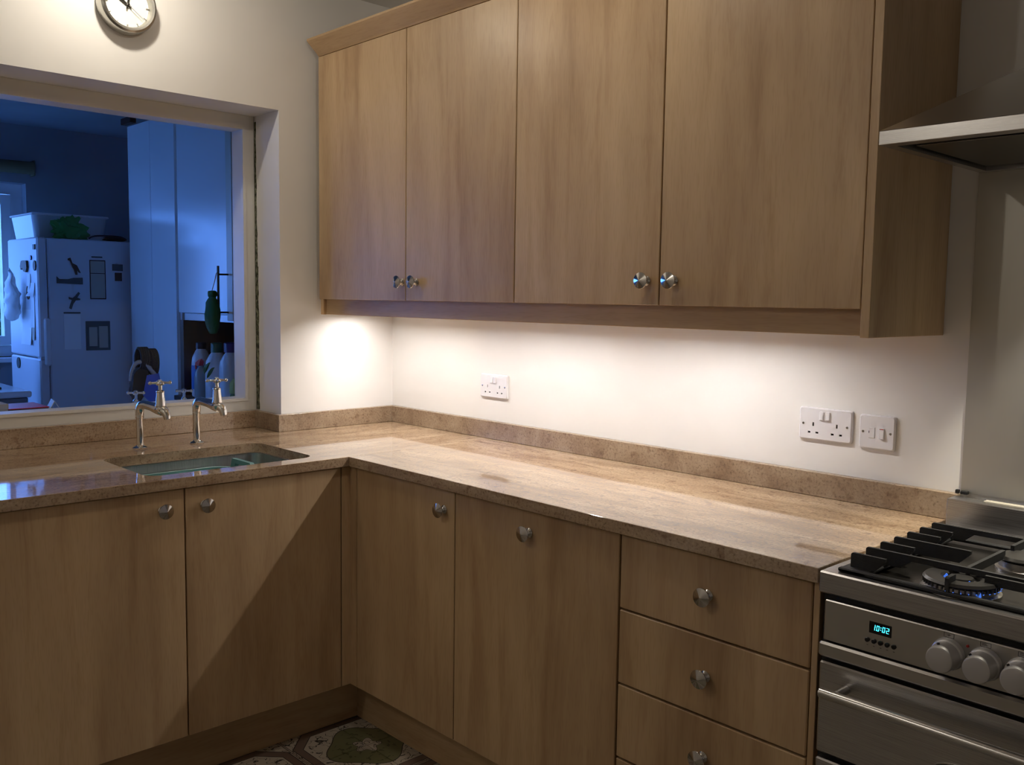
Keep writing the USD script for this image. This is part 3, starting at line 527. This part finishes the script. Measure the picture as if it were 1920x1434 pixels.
for li_n, lx in enumerate((HX0+.27, HX1-.27)):
    part(hd, 'lamp', lathe([(0, 1.700), (.026, 1.700), (.030, 1.7028), (.030, 1.7120), (0, 1.7120)], (lx, -.16, 0), n=28), 'lamp_lens', label='round hood lamp')
    li = UsdLux.SphereLight.Define(stage, f'{hd}/bulb' + ('' if li_n == 0 else '_001')); li.CreateRadiusAttr(.012); li.CreateIntensityAttr(HOOD_I); li.CreateColorAttr(Gf.Vec3f(1.0, .93, .76))
    li.AddTranslateOp().Set(Gf.Vec3d(lx-2.68, -.16+.25, 1.692-1.70)); sh = UsdLux.ShapingAPI.Apply(li.GetPrim()); sh.CreateShapingConeAngleAttr(34.0); sh.CreateShapingConeSoftnessAttr(.5); li.AddRotateXYZOp().Set(Gf.Vec3f(0, 0, 0))

# ================================================================== CEILING SPOTLIGHTS
def spotlight(label, x, y, z, k=1.0, r=.024):
    t = thing('ceiling_spotlight', label, 'light', (x, y, z+.05))
    part(t, 'cup', lathe([(r+.001, 0), (r+.004, 0), (r+.004, .02), (.016, .026), (.012, .034), (0, .034), (0, .032), (.01, .030), (.014, .024), (r+.001, .017), (r+.001, 0)], (x, y, z+.002), n=28), 'steel_satin', 35)
    part(t, 'base', lathe([(0, 0), (.04, 0), (.04, -.008), (.012, -.0145), (0, -.0145)], (x, y, CZ-.0005), n=28), 'white_plastic', 35)
    li = UsdLux.SphereLight.Define(stage, f'{t}/bulb'); li.CreateRadiusAttr(r); li.CreateIntensityAttr(SPOT_I*k); li.CreateColorAttr(Gf.Vec3f(*WARM)); li.AddTranslateOp().Set(Gf.Vec3d(0, 0, -.05))
    return t
spotlight('ceiling spotlight in front of the clock wall', .28, -1.13, 2.468)
spotlight('ceiling spotlight in front of the middle of the wall cupboards', 1.38, -.93, 2.468, .98)
spotlight('ceiling spotlight over the middle of the room', 1.32, -3.0, 2.468, 1.45)

# ================================================================== UTILITY ROOM
fx0, fx1, fy0, fy1, fz = -3.04, -2.50, -.586, -.04, 1.703
t = thing('fridge_freezer', 'tall white fridge freezer covered with magnets and papers, behind the glass', 'fridge', (-2.77, -.31, 0))
part(t, 'cabinet', bx(fx0, fx1, fy0+.055, fy1, .02, fz-.004, .006), 'fridge_white')
part(t, 'door', bx(fx0, fx1, fy0, fy0+.05, 1.034, fz, .008), 'fridge_white', label='upper fridge door'); part(t, 'door', bx(fx0, fx1, fy0, fy0+.05, .03, 1.026, .008), 'fridge_white', label='lower freezer door')
part(t, 'hinge', bx(fx1-.05, fx1+.002, fy0+.004, fy0+.04, 1.0265, 1.0335), 'white_plastic')
t = thing('plastic_pocket', 'white plastic pocket fixed to the dark side of the fridge', 'holder', (-2.5, -.545, 1.12)); part(t, 'shell', bx(-2.4995, -2.475, -.564, -.528, .99, 1.255, .008), 'white_plastic')
def on_side(name, label, cat, poly, y, z, m_, dep=.003, x=-2.4995): solo(name, plate(poly, (x, y, z), (0, 1, 0), (0, 0, 1), dep), m_, label, cat, (x, y, z))
P_ = Polygon
on_side('fridge_magnet', 'dark long-necked animal magnet high on the fridge side', 'magnet', P_([(-.035, .045), (-.022, .05), (-.012, .02), (.012, .008), (.032, -.035), (.022, -.032), (.012, -.018), (.014, -.045), (.004, -.045), (-.004, -.015), (-.012, -.002), (-.024, .032), (-.036, .036)]), -.39, 1.545, 'brown_print', .006)
on_side('fridge_magnet', 'wide dark bar-shaped magnet strip on the fridge side', 'magnet', P_([(-.07, -.02), (-.07, .018), (-.055, .004), (-.01, .004), (.02, .012), (.07, .014), (.07, -.024)]), -.418, 1.470, 'grey_print', .005)
on_side('fridge_magnet', 'dark lizard-shaped magnet on the fridge side', 'magnet', P_([(-.03, -.055), (-.018, -.06), (-.008, -.03), (.006, -.01), (.03, -.008), (.03, .0), (.014, .006), (.03, .03), (.022, .038), (.004, .015), (-.01, .004), (-.03, .008), (-.03, -.002), (-.014, -.008), (-.026, -.04)]), -.395, 1.365, 'grey_print', .006)
t = thing('fridge_notepad', 'tall framed list of paper on the fridge side', 'paper', (-2.4995, -.264, 1.47))
part(t, 'sheet', plate(sbox(-.042, -.108, .042, .108), (-2.4995, -.264, 1.475), (0, 1, 0), (0, 0, 1), .002), 'buff_card')
part(t, 'border', plate(sbox(-.044, -.112, .044, .112).difference(sbox(-.040, -.106, .040, .106)).union(sbox(-.042, .034, .042, .038)), (-2.4995, -.264, 1.475), (0, 1, 0), (0, 0, 1), .0035), 'brown_print')
part(t, 'heading', plate(sbox(-.032, .125, .028, .133), (-2.4995, -.264, 1.475), (0, 1, 0), (0, 0, 1), .002), 'grey_print')
on_side('fridge_magnet', 'small dark square magnet at the right edge of the fridge side', 'magnet', sbox(-.03, -.019, .03, .019), -.151, 1.548, 'grey_print')
on_side('fridge_magnet', 'small brownish square magnet below the dark square one', 'magnet', sbox(-.02, -.024, .02, .024), -.147, 1.494, 'brown_print')
t = thing('fridge_note', 'pale sheet of paper held by a dark strip on the fridge side', 'paper', (-2.4995, -.41, 1.18))
part(t, 'sheet', plate(sbox(-.045, -.105, .045, .095), (-2.4995, -.41, 1.183), (0, 1, 0), (0, 0, 1), .002), 'white_card'); part(t, 'strip', plate(sbox(-.045, .098, .045, .106), (-2.4995, -.41, 1.183), (0, 1, 0), (0, 0, 1), .004), 'grey_print')
t = thing('fridge_picture', 'dark grey picture card low on the fridge side', 'picture', (-2.4995, -.27, 1.155))
part(t, 'card', plate(sbox(-.068, -.084, .068, .084), (-2.4995, -.27, 1.153), (0, 1, 0), (0, 0, 1), .003), 'grey_print'); part(t, 'panel', plate(sbox(-.05, -.06, -.005, .05).union(sbox(.005, -.07, .055, .055)), (-2.4995, -.27, 1.153), (0, 1, 0), (0, 0, 1), .0036), 'buff_card')
def on_front(name, label, cat, poly, x, z, m_, dep=.003): solo(name, plate(poly, (x, fy0-.0005, z), (1, 0, 0), (0, 0, 1), dep), m_, label, cat, (x, fy0, z))
ell = lambda a, b: affinity.scale(Point(0, 0).buffer(1, quad_segs=8), a, b)
on_front('fridge_magnet', 'tiny dark magnet in the top corner of the fridge door', 'magnet', sbox(-.016, -.014, .016, .014), -2.535, 1.648, 'grey_print', .006)
on_front('fridge_magnet', 'tiny round purple magnet near the top of the fridge door', 'magnet', ell(.013, .013), -2.60, 1.59, 'cap_purple', .006)
on_front('fridge_magnet', 'dark oval magnet at the right edge of the fridge door', 'magnet', ell(.022, .028), -2.535, 1.545, 'brown_print', .006)
on_front('fridge_magnet', 'brown animal-shaped magnet above the white bag on the fridge door', 'magnet', P_([(-.06, .0), (-.04, .03), (.0, .032), (.05, .03), (.06, -.01), (.04, -.035), (.0, -.03), (-.02, -.01), (-.05, -.02)]), -2.71, 1.545, 'brown_print', .012)
on_front('fridge_magnet', 'brown oval magnet among the papers on the fridge door', 'magnet', ell(.024, .038), -2.665, 1.395, 'brown_print', .006)
def sheet(name, label, cat, x, z, w, h, curl, m_, seed):
    nx, nz = 5, 9; U_, W_ = np.meshgrid(np.linspace(-.5, .5, nx), np.linspace(0, -1, nz)); X = x+U_*w; Z = z+W_*h; Y = fy0-.003-curl*(W_**2)*(.6+.4*np.cos(U_*3+seed))
    v = np.stack([X, Y, Z], -1).reshape(-1, 3); f = []
    for i in range(nz-1):
        for j in range(nx-1): a = i*nx+j; f += [[a, a+1, a+nx+1], [a, a+nx+1, a+nx]]
    f = np.array(f); n = len(v); v2 = np.vstack([v, v+[0, .0012, 0]]); f2 = [f, f[:, ::-1]+n]
    edge = [i for i in range(nx)]+[nx*(i+1)-1 for i in range(1, nz)]+[nx*nz-1-i for i in range(1, nx)]+[nx*i for i in range(nz-2, 0, -1)]
    q = []; 
    for a, b in zip(edge, edge[1:]+edge[:1]): q += [[a, a+n, b+n], [a, b+n, b]]
    m = trimesh.Trimesh(v2, np.vstack(f2+[np.array(q)]), process=False); m.fix_normals(); solo(name, m, m_, label, cat, (x, fy0, z))
sheet('fridge_paper', 'white folded note standing proud right of the brown oval magnet', 'paper', -2.585, 1.45, .07, .075, .03, 'white_card', 1)
sheet('fridge_paper', 'narrow hanging paper strip below the folded white note', 'paper', -2.59, 1.37, .06, .17, .012, 'white_card', 2)
sheet('fridge_paper', 'large pale sheet low on the fridge door', 'paper', -2.70, 1.30, .17, .20, .018, 'white_card', 3)
sheet('fridge_paper', 'pinkish card with faint print at the lower right of the fridge door', 'paper', -2.60, 1.26, .075, .13, .006, 'buff_card', 4)
sheet('fridge_paper', 'small white card just below the brown animal magnet', 'paper', -2.65, 1.50, .06, .10, .01, 'white_card', 5)
on_front('fridge_magnet', 'small grey oval magnet low on the freezer door', 'magnet', ell(.03, .032), -2.885, .985, 'grey_print', .006)
# carrier bag hanging on the fridge door
bm = trimesh.creation.icosphere(3, 1.0); v = bm.vertices; zz_ = v[:, 2]; k = np.interp(zz_, [-1, -.6, 0, .5, 1], [.75, 1.0, .85, .45, .14]); ang = np.arctan2(v[:, 1], v[:, 0]); rad = np.hypot(v[:, 0], v[:, 1])
nv = np.stack([np.cos(ang)*np.minimum(rad*1.6, 1)*k*.095, np.sin(ang)*np.minimum(rad*1.6, 1)*k*.045, zz_*.17], 1); nv += (meshkit.fbm(nv*26+3, 3, 4)-.5)[:, None]*np.array([.045, .035, .01])
bm.vertices = nv*.9+[-2.80, fy0-.052, 1.385]; solo('carrier_bag', bm, 'white_card', 'crumpled white carrier bag hanging on the fridge door', 'bag', (-2.83, fy0-.05, 1.37), 50)
# things on top of the fridge
t = thing('storage_box', 'pale plastic storage box on top of the fridge', 'box', (-2.83, -.38, fz))
def tub(x0, x1, y0, y1, z_, h, th, fl_=.03):
    o = m3.Manifold.extrude(m3.CrossSection([np.array(rrect(x1-x0, y1-y0, .03).exterior.coords)[:-1]]), h, 0, 0, (1+fl_*3, 1+fl_*3)); i = m3.Manifold.extrude(m3.CrossSection([np.array(rrect(x1-x0-2*th, y1-y0-2*th, .027).exterior.coords)[:-1]]), h, 0, 0, (1+fl_*3, 1+fl_*3)).translate([0, 0, th]); return (o-i).translate([(x0+x1)/2, (y0+y1)/2, z_])
part(t, 'tub', tub(-3.02, -2.64, -.55, -.17, fz+.001, .128, .004), 'clear_plastic', 30); part(t, 'lid', bx(-3.04, -2.62, -.573, -.147, fz+.1295, fz+.143, .006), 'white_plastic')
def heap(name, label, cat, c, s, m_, seed, amp=.35, freq=2.3):
    m = trimesh.creation.icosphere(3, 1.0); d = 1+amp*2*(meshkit.fbm(m.vertices*freq+seed*7.1, 4, seed)-.5); m.vertices = m.vertices*d[:, None]; z = m.vertices[:, 2]; m.vertices[:, 2] = np.maximum(z, -.55); m.vertices *= np.array(s); m.vertices[:, 2] -= m.vertices[:, 2].min(); m.vertices += np.array(c); solo(name, m, m_, label, cat, c, 40)
heap('green_bag', 'crumpled bright green bag on the front of the fridge top', 'bag', (-2.545, -.40, fz), (.030, .085, .075), 'green_bag', 3, .9, 3.4)
heap('dark_cloth', 'small dark crumpled cloth at the right of the fridge top', 'cloth', (-2.56, -.14, fz), (.05, .06, .018), 'dark_cloth', 5)
cv = bez([(-2.52, -.30, fz+.006), (-2.53, -.25, fz+.045), (-2.51, -.20, fz+.004), (-2.53, -.13, fz+.05), (-2.51, -.09, fz+.006)], 24); cv[:, 2] = np.maximum(cv[:, 2], fz+.005)
solo('cable', tube(cv, .0045, 8), 'cord_black', 'black cable lying along the fridge top edge', 'cable', (-2.52, -.2, fz), 40)
# tall cupboard, wall unit, alcove
t = thing('tall_cupboard', 'tall white two-door cupboard right of the fridge, behind the glass', 'cupboard', (-2.1, .2, 0))
part(t, 'carcass', bx(-2.44, -1.793, -.079, .498, .08, 2.36), 'white_gloss')
part(t, 'door', bx(-2.44, -2.130, -.10, -.080, .10, 2.352, .002), 'white_gloss'); part(t, 'door', bx(-2.126, -1.815, -.10, -.080, .10, 2.352, .002), 'white_gloss')
part(t, 'plinth', bx(-2.44, -1.793, -.05, .498, 0, .079), 'white_gloss')
solo('wooden_bracket', bx(-2.47, -2.33, -.125, -.09, 2.362, 2.398, .003), 'dark_wood', 'short dark wooden piece on top of the tall white cupboard', 'bracket', (-2.4, -.1, 2.362))
t = thing('utility_wall_cabinet', 'white wall cupboard above the cleaning bottles, behind the glass', 'cupboard', (-1.46, .1, 1.27))
part(t, 'carcass', bx(-1.785, -1.135, -.079, .498, 1.30, 2.36), 'white_gloss'); part(t, 'door', bx(-1.785, -1.136, -.10, -.080, 1.302, 2.352, .002), 'white_gloss'); part(t, 'light_rail', bx(-1.75, -1.136, -.085, -.067, 1.262, 1.2995, .002), 'white_gloss')
t = thing('cream_wall_cabinet', 'cream wall cupboard with dark wooden side, right of the white wall cupboard', 'cupboard', (-.8, .1, 1.27))
part(t, 'carcass', bx(-1.06, -.32, -.128, .498, 1.27, 2.38), 'dark_wood'); part(t, 'door', bx(-1.132, -1.072, -.150, -.130, 1.275, 2.36, .002), 'cream_door'); part(t, 'side_panel', bx(-1.069, -.32, -.150, -.129, 1.262, 2.38, .002), 'dark_wood')
part(t, 'bar_handle', [tube([(-1.118, -.200, 1.275), (-1.118, -.200, 1.535)], .006, 14)]+[tube([(-1.118, -.200, z_), (-1.118, -.149, z_)], .0045, 10) for z_ in (1.315, 1.495)], 'steel_dark', 40)
t = thing('green_cloth_bag', 'dark green cloth bag hanging from the cupboard bar handle', 'bag', (-1.125, -.21, 1.3))
gm = lathe([(0, 0), (.028, .004), (.046, .03), (.054, .075), (.055, .115), (.048, .150), (.034, .166), (.026, .172), (.033, .180), (.037, .192), (.030, .203), (0, .207)], (-1.125, -.2275, 1.212), n=36); gm = gm.subdivide(); gm.vertices[:, 1] = -.2275+(gm.vertices[:, 1]+.2275)*.5; gm.vertices += (meshkit.fbm(gm.vertices*30, 3, 2)-.5)[:, None]*.012
part(t, 'bag', gm, 'green_cloth', 50)
part(t, 'loop', tube([(-1.130, -.226, 1.418), (-1.128, -.212, 1.465), (-1.121, -.2085, 1.4965), (-1.117, -.2075, 1.502)], .0022, 8), 'white_card', 40)
t = thing('bottle_alcove', 'dark brown wooden alcove under the wall cupboard holding cleaning bottles', 'shelf', (-1.2, .2, .85))
part(t, 'side_panel', bx(-1.787, -1.745, -.095, .495, .8605, 1.261, .001), 'mid_wood'); part(t, 'back_panel', bx(-1.744, -.32, .33, .35, .8605, 1.261), 'dark_wood'); part(t, 'shelf_board', bx(-1.787, -.32, -.135, .49, .835, .860, .002), 'dark_wood'); part(t, 'front', bx(-1.787, -.32, -.08, .49, .0, .834), 'white_gloss')
SZ = .8602
def bottle(label, x, y, h, r, body, cap, lab=None, capr=.55, caph=.03, leaf=False):
    t = thing('cleaning_bottle', label, 'bottle', (x, y, SZ))
    pr = [(0, 0), (r*.92, 0), (r, .006), (r, h*.62), (r*.93, h*.72), (r*.62, h*.84), (r*.46, h*.88), (r*.46, h*.90), (0, h*.90)]
    part(t, 'body', lathe(pr, (x, y, SZ), n=28), body, 40); part(t, 'cap', lathe([(0, h*.885), (r*capr, h*.885), (r*capr, h*.885+caph), (r*capr*.85, h*.885+caph+.004), (0, h*.885+caph+.004)], (x, y, SZ), n=24), cap, 35)
    if lab: part(t, 'label', lathe([(r+.0004, h*.14), (r+.0012, h*.14), (r+.0012, h*.58), (r+.0004, h*.58), (r+.0004, h*.14)], (x, y, SZ), n=28), lab)
    return t
bottle('white bottle with blue label and dark cap, leftmost in the alcove', -1.655, -.04, .285, .050, 'bottle_white', 'cap_dark', 'label_blue')
tb = bottle('white bottle with green cap and leafy label', -1.462, -.046, .275, .058, 'bottle_white', 'cap_green', None, .52, .045)
for a_, h_ in ((-1.9, .155), (-1.5, .165), (-1.1, .14)):
    c = np.array([-1.462, -.046, SZ+h_]); pth = [c+np.array([math.cos(a_+q)*.0585, math.sin(a_+q)*.0585, .03*math.sin(q*3)]) for q in np.linspace(-.35, .45, 7)]; part(tb, 'leaf_print', tube(pth, [.001, .006, .009, .010, .008, .005, .001], 6), 'label_leaf', 40)
bottle('white bottle with purple cap, rightmost in the alcove', -1.300, -.046, .285, .060, 'bottle_white', 'cap_purple', None, .62, .045)
t = thing('spray_bottle', 'grey translucent spray bottle with red trigger head', 'bottle', (-1.56, -.085, SZ))
x, y = -1.56, -.085; part(t, 'body', lathe([(0, 0), (.033, 0), (.036, .006), (.036, .10), (.031, .135), (.018, .158), (.013, .163), (.013, .17), (0, .17)], (x, y, SZ), n=24), 'spray_grey', 40)
part(t, 'trigger_head', [V(m3.Manifold.hull_points(np.array([(x+a*.018, y-.01+b*.012, SZ+c) for a, b, c in ((-1, -1, .171), (1, -1, .171), (-1, 1, .171), (1, 1, .171), (-1.6, -1, .182), (1.6, -1, .195), (-1.6, 1, .182), (1.6, 1, .195), (1.5, 0, .208), (-.3, 0, .202))], np.float32))), tube([(x-.02, y-.012, SZ+.178), (x-.034, y-.014, SZ+.170), (x-.034, y-.014, SZ+.150)], [.006, .006, .003], 8)], 'red_plastic', 30)
heap('folded_cloth', 'yellowish folded cloth at the right of the bottles', 'cloth', (-1.175, -.075, SZ+.056), (.05, .04, .05), 'cloth_yellow', 9, .2)
heap('folded_cloth', 'pale green cloth lying in front of the bottles', 'cloth', (-1.175, -.075, SZ), (.055, .045, .042), 'cloth_green', 11, .2)
# worktop behind the window and the things on it
TZ = .912
t = thing('utility_counter', 'narrow white counter directly behind the glass in the utility room', 'counter', (-.55, -1.1, 0))
part(t, 'top', bx(-1.06, -.302, -2.6, -.45, .882, TZ, .003), 'white_gloss'); part(t, 'cupboard', bx(-1.04, -.302, -2.58, -.47, .08, .881), 'white_gloss')
ix, iy = -.64, -.735
t = thing('steam_iron', 'dark and blue steam iron standing upright with its cord wrapped, seen through the glass', 'iron', (ix, iy, TZ))
YZ = lambda px, py, x=-.64: np.array([x, -.782+(px-255)*.00213+(x+.64)*-.38, 1.168-(py-660)*.00219])   # lay-out sheet of the iron, in millimetre-like units
tk_o = [(274, 702), (297, 699), (304, 735), (302, 757), (284, 757), (266, 738)]
part(t, 'water_tank', m3.Manifold.hull_points(np.array([YZ(a, b, x) for a, b in tk_o for x in (-.61,)]+[YZ(284+(a-284)*.8, 730+(b-730)*.9, -.66) for a, b in tk_o], np.float32)), 'blue_plastic', 20)
part(t, 'heel', bx(-.70, -.585, -.765, -.672, TZ+.0005, TZ+.014, .004), 'dark_cloth')
hp = bez([YZ(243, 712), YZ(247, 668), YZ(268, 668), YZ(282, 690), YZ(297, 716)], 22); part(t, 'handle', tube(hp, np.interp(np.linspace(0, 1, 22), [0, .4, 1], [.005, .009, .010]), 14), 'iron_grip', 40)
hb = [YZ(250, 700), YZ(262, 688), YZ(276, 694), YZ(282, 715), YZ(268, 740), YZ(258, 757), YZ(246, 735)]
part(t, 'body', rough(trimesh.util.concatenate([V(m3.Manifold.hull_points(np.array([q+[d, 0, 0] for q in hb for d in (-.035, .002)], np.float32)).refine(6))]), .006, 45, 2), 'dark_cloth', 50)
cds = []
for cxp, cyp, w_, h_, n_ in ((267, 674, 9, 21, 4), (285, 680, 7, 24, 3)):
    for i in range(n_):
        c_ = YZ(cxp+(i-(n_-1)/2)*4.2, cyp, -.655); cds.append(tube([c_+np.array([.020*math.cos(q), .006*math.cos(q), h_*.0021*math.sin(q)]) for q in np.linspace(-1.2, math.pi+1.2, 16)], .0072, 8))
part(t, 'cord', cds, 'cord_black', 40)
t = thing('folded_paper', 'white folded paper leaning up on the counter behind the glass', 'paper', (-.70, -1.07, TZ))
q0 = np.array([(-.80, -1.090, TZ+.001), (-.80, -1.030, TZ+.001), (-.79, -1.065, TZ+.032)])
part(t, 'leaf', m3.Manifold.hull_points(np.array([(-.76, -1.105, TZ+.0006), (-.76, -1.105, TZ+.003), (-.66, -1.130, TZ+.0006), (-.66, -1.13, TZ+.003), (-.77, -1.062, TZ+.078), (-.66, -1.085, TZ+.078), (-.77, -1.06, TZ+.076), (-.66, -1.083, TZ+.076)], np.float32)), 'white_card')
part(t, 'leaf', m3.Manifold.hull_points(np.array([(-.76, -1.012, TZ+.0006), (-.76, -1.015, TZ+.0006), (-.66, -1.035, TZ+.0006), (-.66, -1.038, TZ+.0006), (-.77, -1.059, TZ+.078), (-.66, -1.082, TZ+.078), (-.77, -1.058, TZ+.075), (-.66, -1.081, TZ+.075)], np.float32)), 'white_card')
t = thing('red_notebook', 'red-covered notebook lying on the counter behind the glass', 'notebook', (-.62, -1.23, TZ)); part(t, 'pages', bx(-.745, -.575, -1.279, -1.131, TZ+.003, TZ+.066, .001), 'grey_card'); part(t, 'cover', [bx(-.75, -.57, -1.28, -1.13, TZ+.0005, TZ+.0028, .0005), bx(-.75, -.57, -1.28, -1.13, TZ+.0665, TZ+.0695, .0008)], 'red_plastic')
t = thing('card_box', 'small cream card box at the lower left corner of the window', 'box', (-.5, -1.35, TZ)); part(t, 'carton', bx(-.56, -.44, -1.41, -1.303, TZ+.0005, TZ+.102, .002), 'buff_card'); part(t, 'lid', bx(-.562, -.438, -1.412, -1.301, TZ+.1025, TZ+.084, .001), 'buff_card')

def small_tap(label, px_y, hz):
    x, y = -.48, px_y; t = thing('cross_handle_tap', label, 'tap', (x, y, TZ))
    part(t, 'body', [lathe([(0, 0), (.022, 0), (.022, .006), (.014, .010), (.013, hz-TZ-.030), (.010, hz-TZ-.024), (.006, hz-TZ-.02), (.006, hz-TZ), (0, hz-TZ)], (x, y, TZ+.0002), n=24), tube(bez([(x, y, TZ+.03), (x-.05, y, TZ+.04), (x-.08, y, TZ+.035), (x-.085, y, TZ+.01)], 10), .009, 12)], 'chrome', 35)
    hd_ = [lathe([(0, -.003), (.009, -.003), (.010, .003), (.009, .009), (.004, .013), (0, .0135)], (x, y, hz), n=20)]
    for q in range(4):
        a = math.radians(58)+q*math.pi/2; v = np.array([math.cos(a), math.sin(a), 0]); b0 = np.array([x, y, hz+.003]); hd_ += [tube([b0+v*.006, b0+v*.026], .0042, 10), ball(b0+v*.0275, .0066)]
    part(t, 'cross_handle', hd_, 'chrome', 40)
small_tap('left of two small cross-handled taps standing behind the glass', -.848, 1.020); small_tap('right of two small cross-handled taps standing behind the glass', -.659, 1.017)
# washer with clutter, left
t = thing('washing_machine', 'white appliance top at the lower left behind the glass', 'appliance', (-2.31, -1.07, 0))
part(t, 'body', bx(-2.58, -2.035, -1.36, -.785, .01, .868, .006), 'grey_card'); part(t, 'top', bx(-2.60, -2.015, -1.375, -.772, .869, .90, .006), 'white_gloss')
t = thing('grey_box', 'dark grey box standing on the white appliance top', 'box', (-2.45, -.9, .9)); part(t, 'carton', bx(-2.58, -2.37, -1.02, -.825, .9005, .985, .004), 'grey_card'); part(t, 'lid', bx(-2.585, -2.365, -1.025, -.82, .9855, 1.0, .004), 'grey_card')
cb = bez([(-2.10, -1.2, .905), (-2.12, -.7, .905), (-2.35, -.78, .905), (-2.25, -1.1, .905), (-2.12, -1.25, .905)], 26); solo('cable', tube(cb, .005, 8), 'cord_black', 'black cable looped on the white appliance top', 'cable', (-2.2, -.95, .9), 40)
t = thing('toiletry_bottle', 'pale purple-grey bottle standing on the dark grey box', 'bottle', (-2.48, -.86, 1.0)); part(t, 'body', lathe([(0, 0), (.028, 0), (.03, .005), (.03, .11), (.02, .13), (0, .13)], (-2.48, -.858, 1.0002), n=22), 'clear_plastic', 40); part(t, 'cap', lathe([(0, .131), (.014, .131), (.014, .155), (0, .157)], (-2.48, -.858, 1.0), n=18), 'white_plastic', 40)
t = thing('black_jug', 'black rounded jug on the dark grey box at the picture edge', 'jug', (-2.45, -.95, 1.0)); part(t, 'body', lathe([(0, 0), (.04, 0), (.052, .03), (.05, .07), (.034, .105), (.036, .12), (.031, .12), (.029, .105), (0, .10)], (-2.46, -.955, 1.0002), n=26), 'black_gloss', 40); part(t, 'handle', tube(bez([(-2.46, -.915, 1.09), (-2.46, -.875, 1.09), (-2.46, -.88, 1.03), (-2.46, -.908, 1.03)], 10), .005, 8), 'black_gloss', 40)
t = thing('roller_blind', 'olive rolled-up blind above the utility window', 'blind', (UX, -1.4, 2.12)); part(t, 'roll', tube([(UX+.05, -2.40, 2.150), (UX+.05, -.40, 2.150)], .038, 20), 'blind_fabric', 40); part(t, 'bracket', bx(UX+.0005, UX+.075, -.402, -.394, 2.105, 2.195), 'blind_fabric'); part(t, 'bracket', bx(UX+.0005, UX+.075, -2.406, -2.398, 2.105, 2.195), 'blind_fabric')
# garden
s = solo('lawn', bx(-12, UX-.26, -9, 5, -.12, -.03), 'grass', None, None, (-8, -2, -.1), kind='structure')
def shrub(label, x, y, r, h, seed, n=900):
    rg = np.random.default_rng(seed); t = thing('garden_shrub', label, 'shrub', (x, y, -.03)); st = []
    for q in range(5): a = q*1.26; st.append(tube([(x, y, -.03), (x+math.cos(a)*r*.3, y+math.sin(a)*r*.3, h*.5), (x+math.cos(a)*r*.5, y+math.sin(a)*r*.5, h*.85)], [.02, .013, .006], 6))
    part(t, 'stems', st, 'dark_wood', kind='stuff'); d = rg.normal(size=(n, 3)); d /= np.linalg.norm(d, axis=1)[:, None]; c = d*(.55+.45*rg.random(n))[:, None]*[r, r, h*.5]+[x, y, h*.5+.05]
    vs, fs = [], []
    for i in range(n):
        a = rg.normal(size=3); a /= np.linalg.norm(a); b = np.cross(a, rg.normal(size=3)); b /= np.linalg.norm(b); L = .05+.04*rg.random(); nn = np.cross(a, b)
        k = len(vs); vs += [c[i]-a*L, c[i]+b*L*.4+nn*.008, c[i]+a*L, c[i]-b*L*.4+nn*.008]; fs += [[k, k+1, k+2], [k, k+2, k+3]]
    part(t, 'leaves', trimesh.Trimesh(np.array(vs), np.array(fs), process=False), 'leaf', kind='stuff')
shrub('leafy garden shrub outside the utility window, nearer the house', -4.4, -.55, .42, 1.75, 1); shrub('leafy garden shrub outside the utility window, farther off', -5.6, -.3, .7, 1.9, 2)
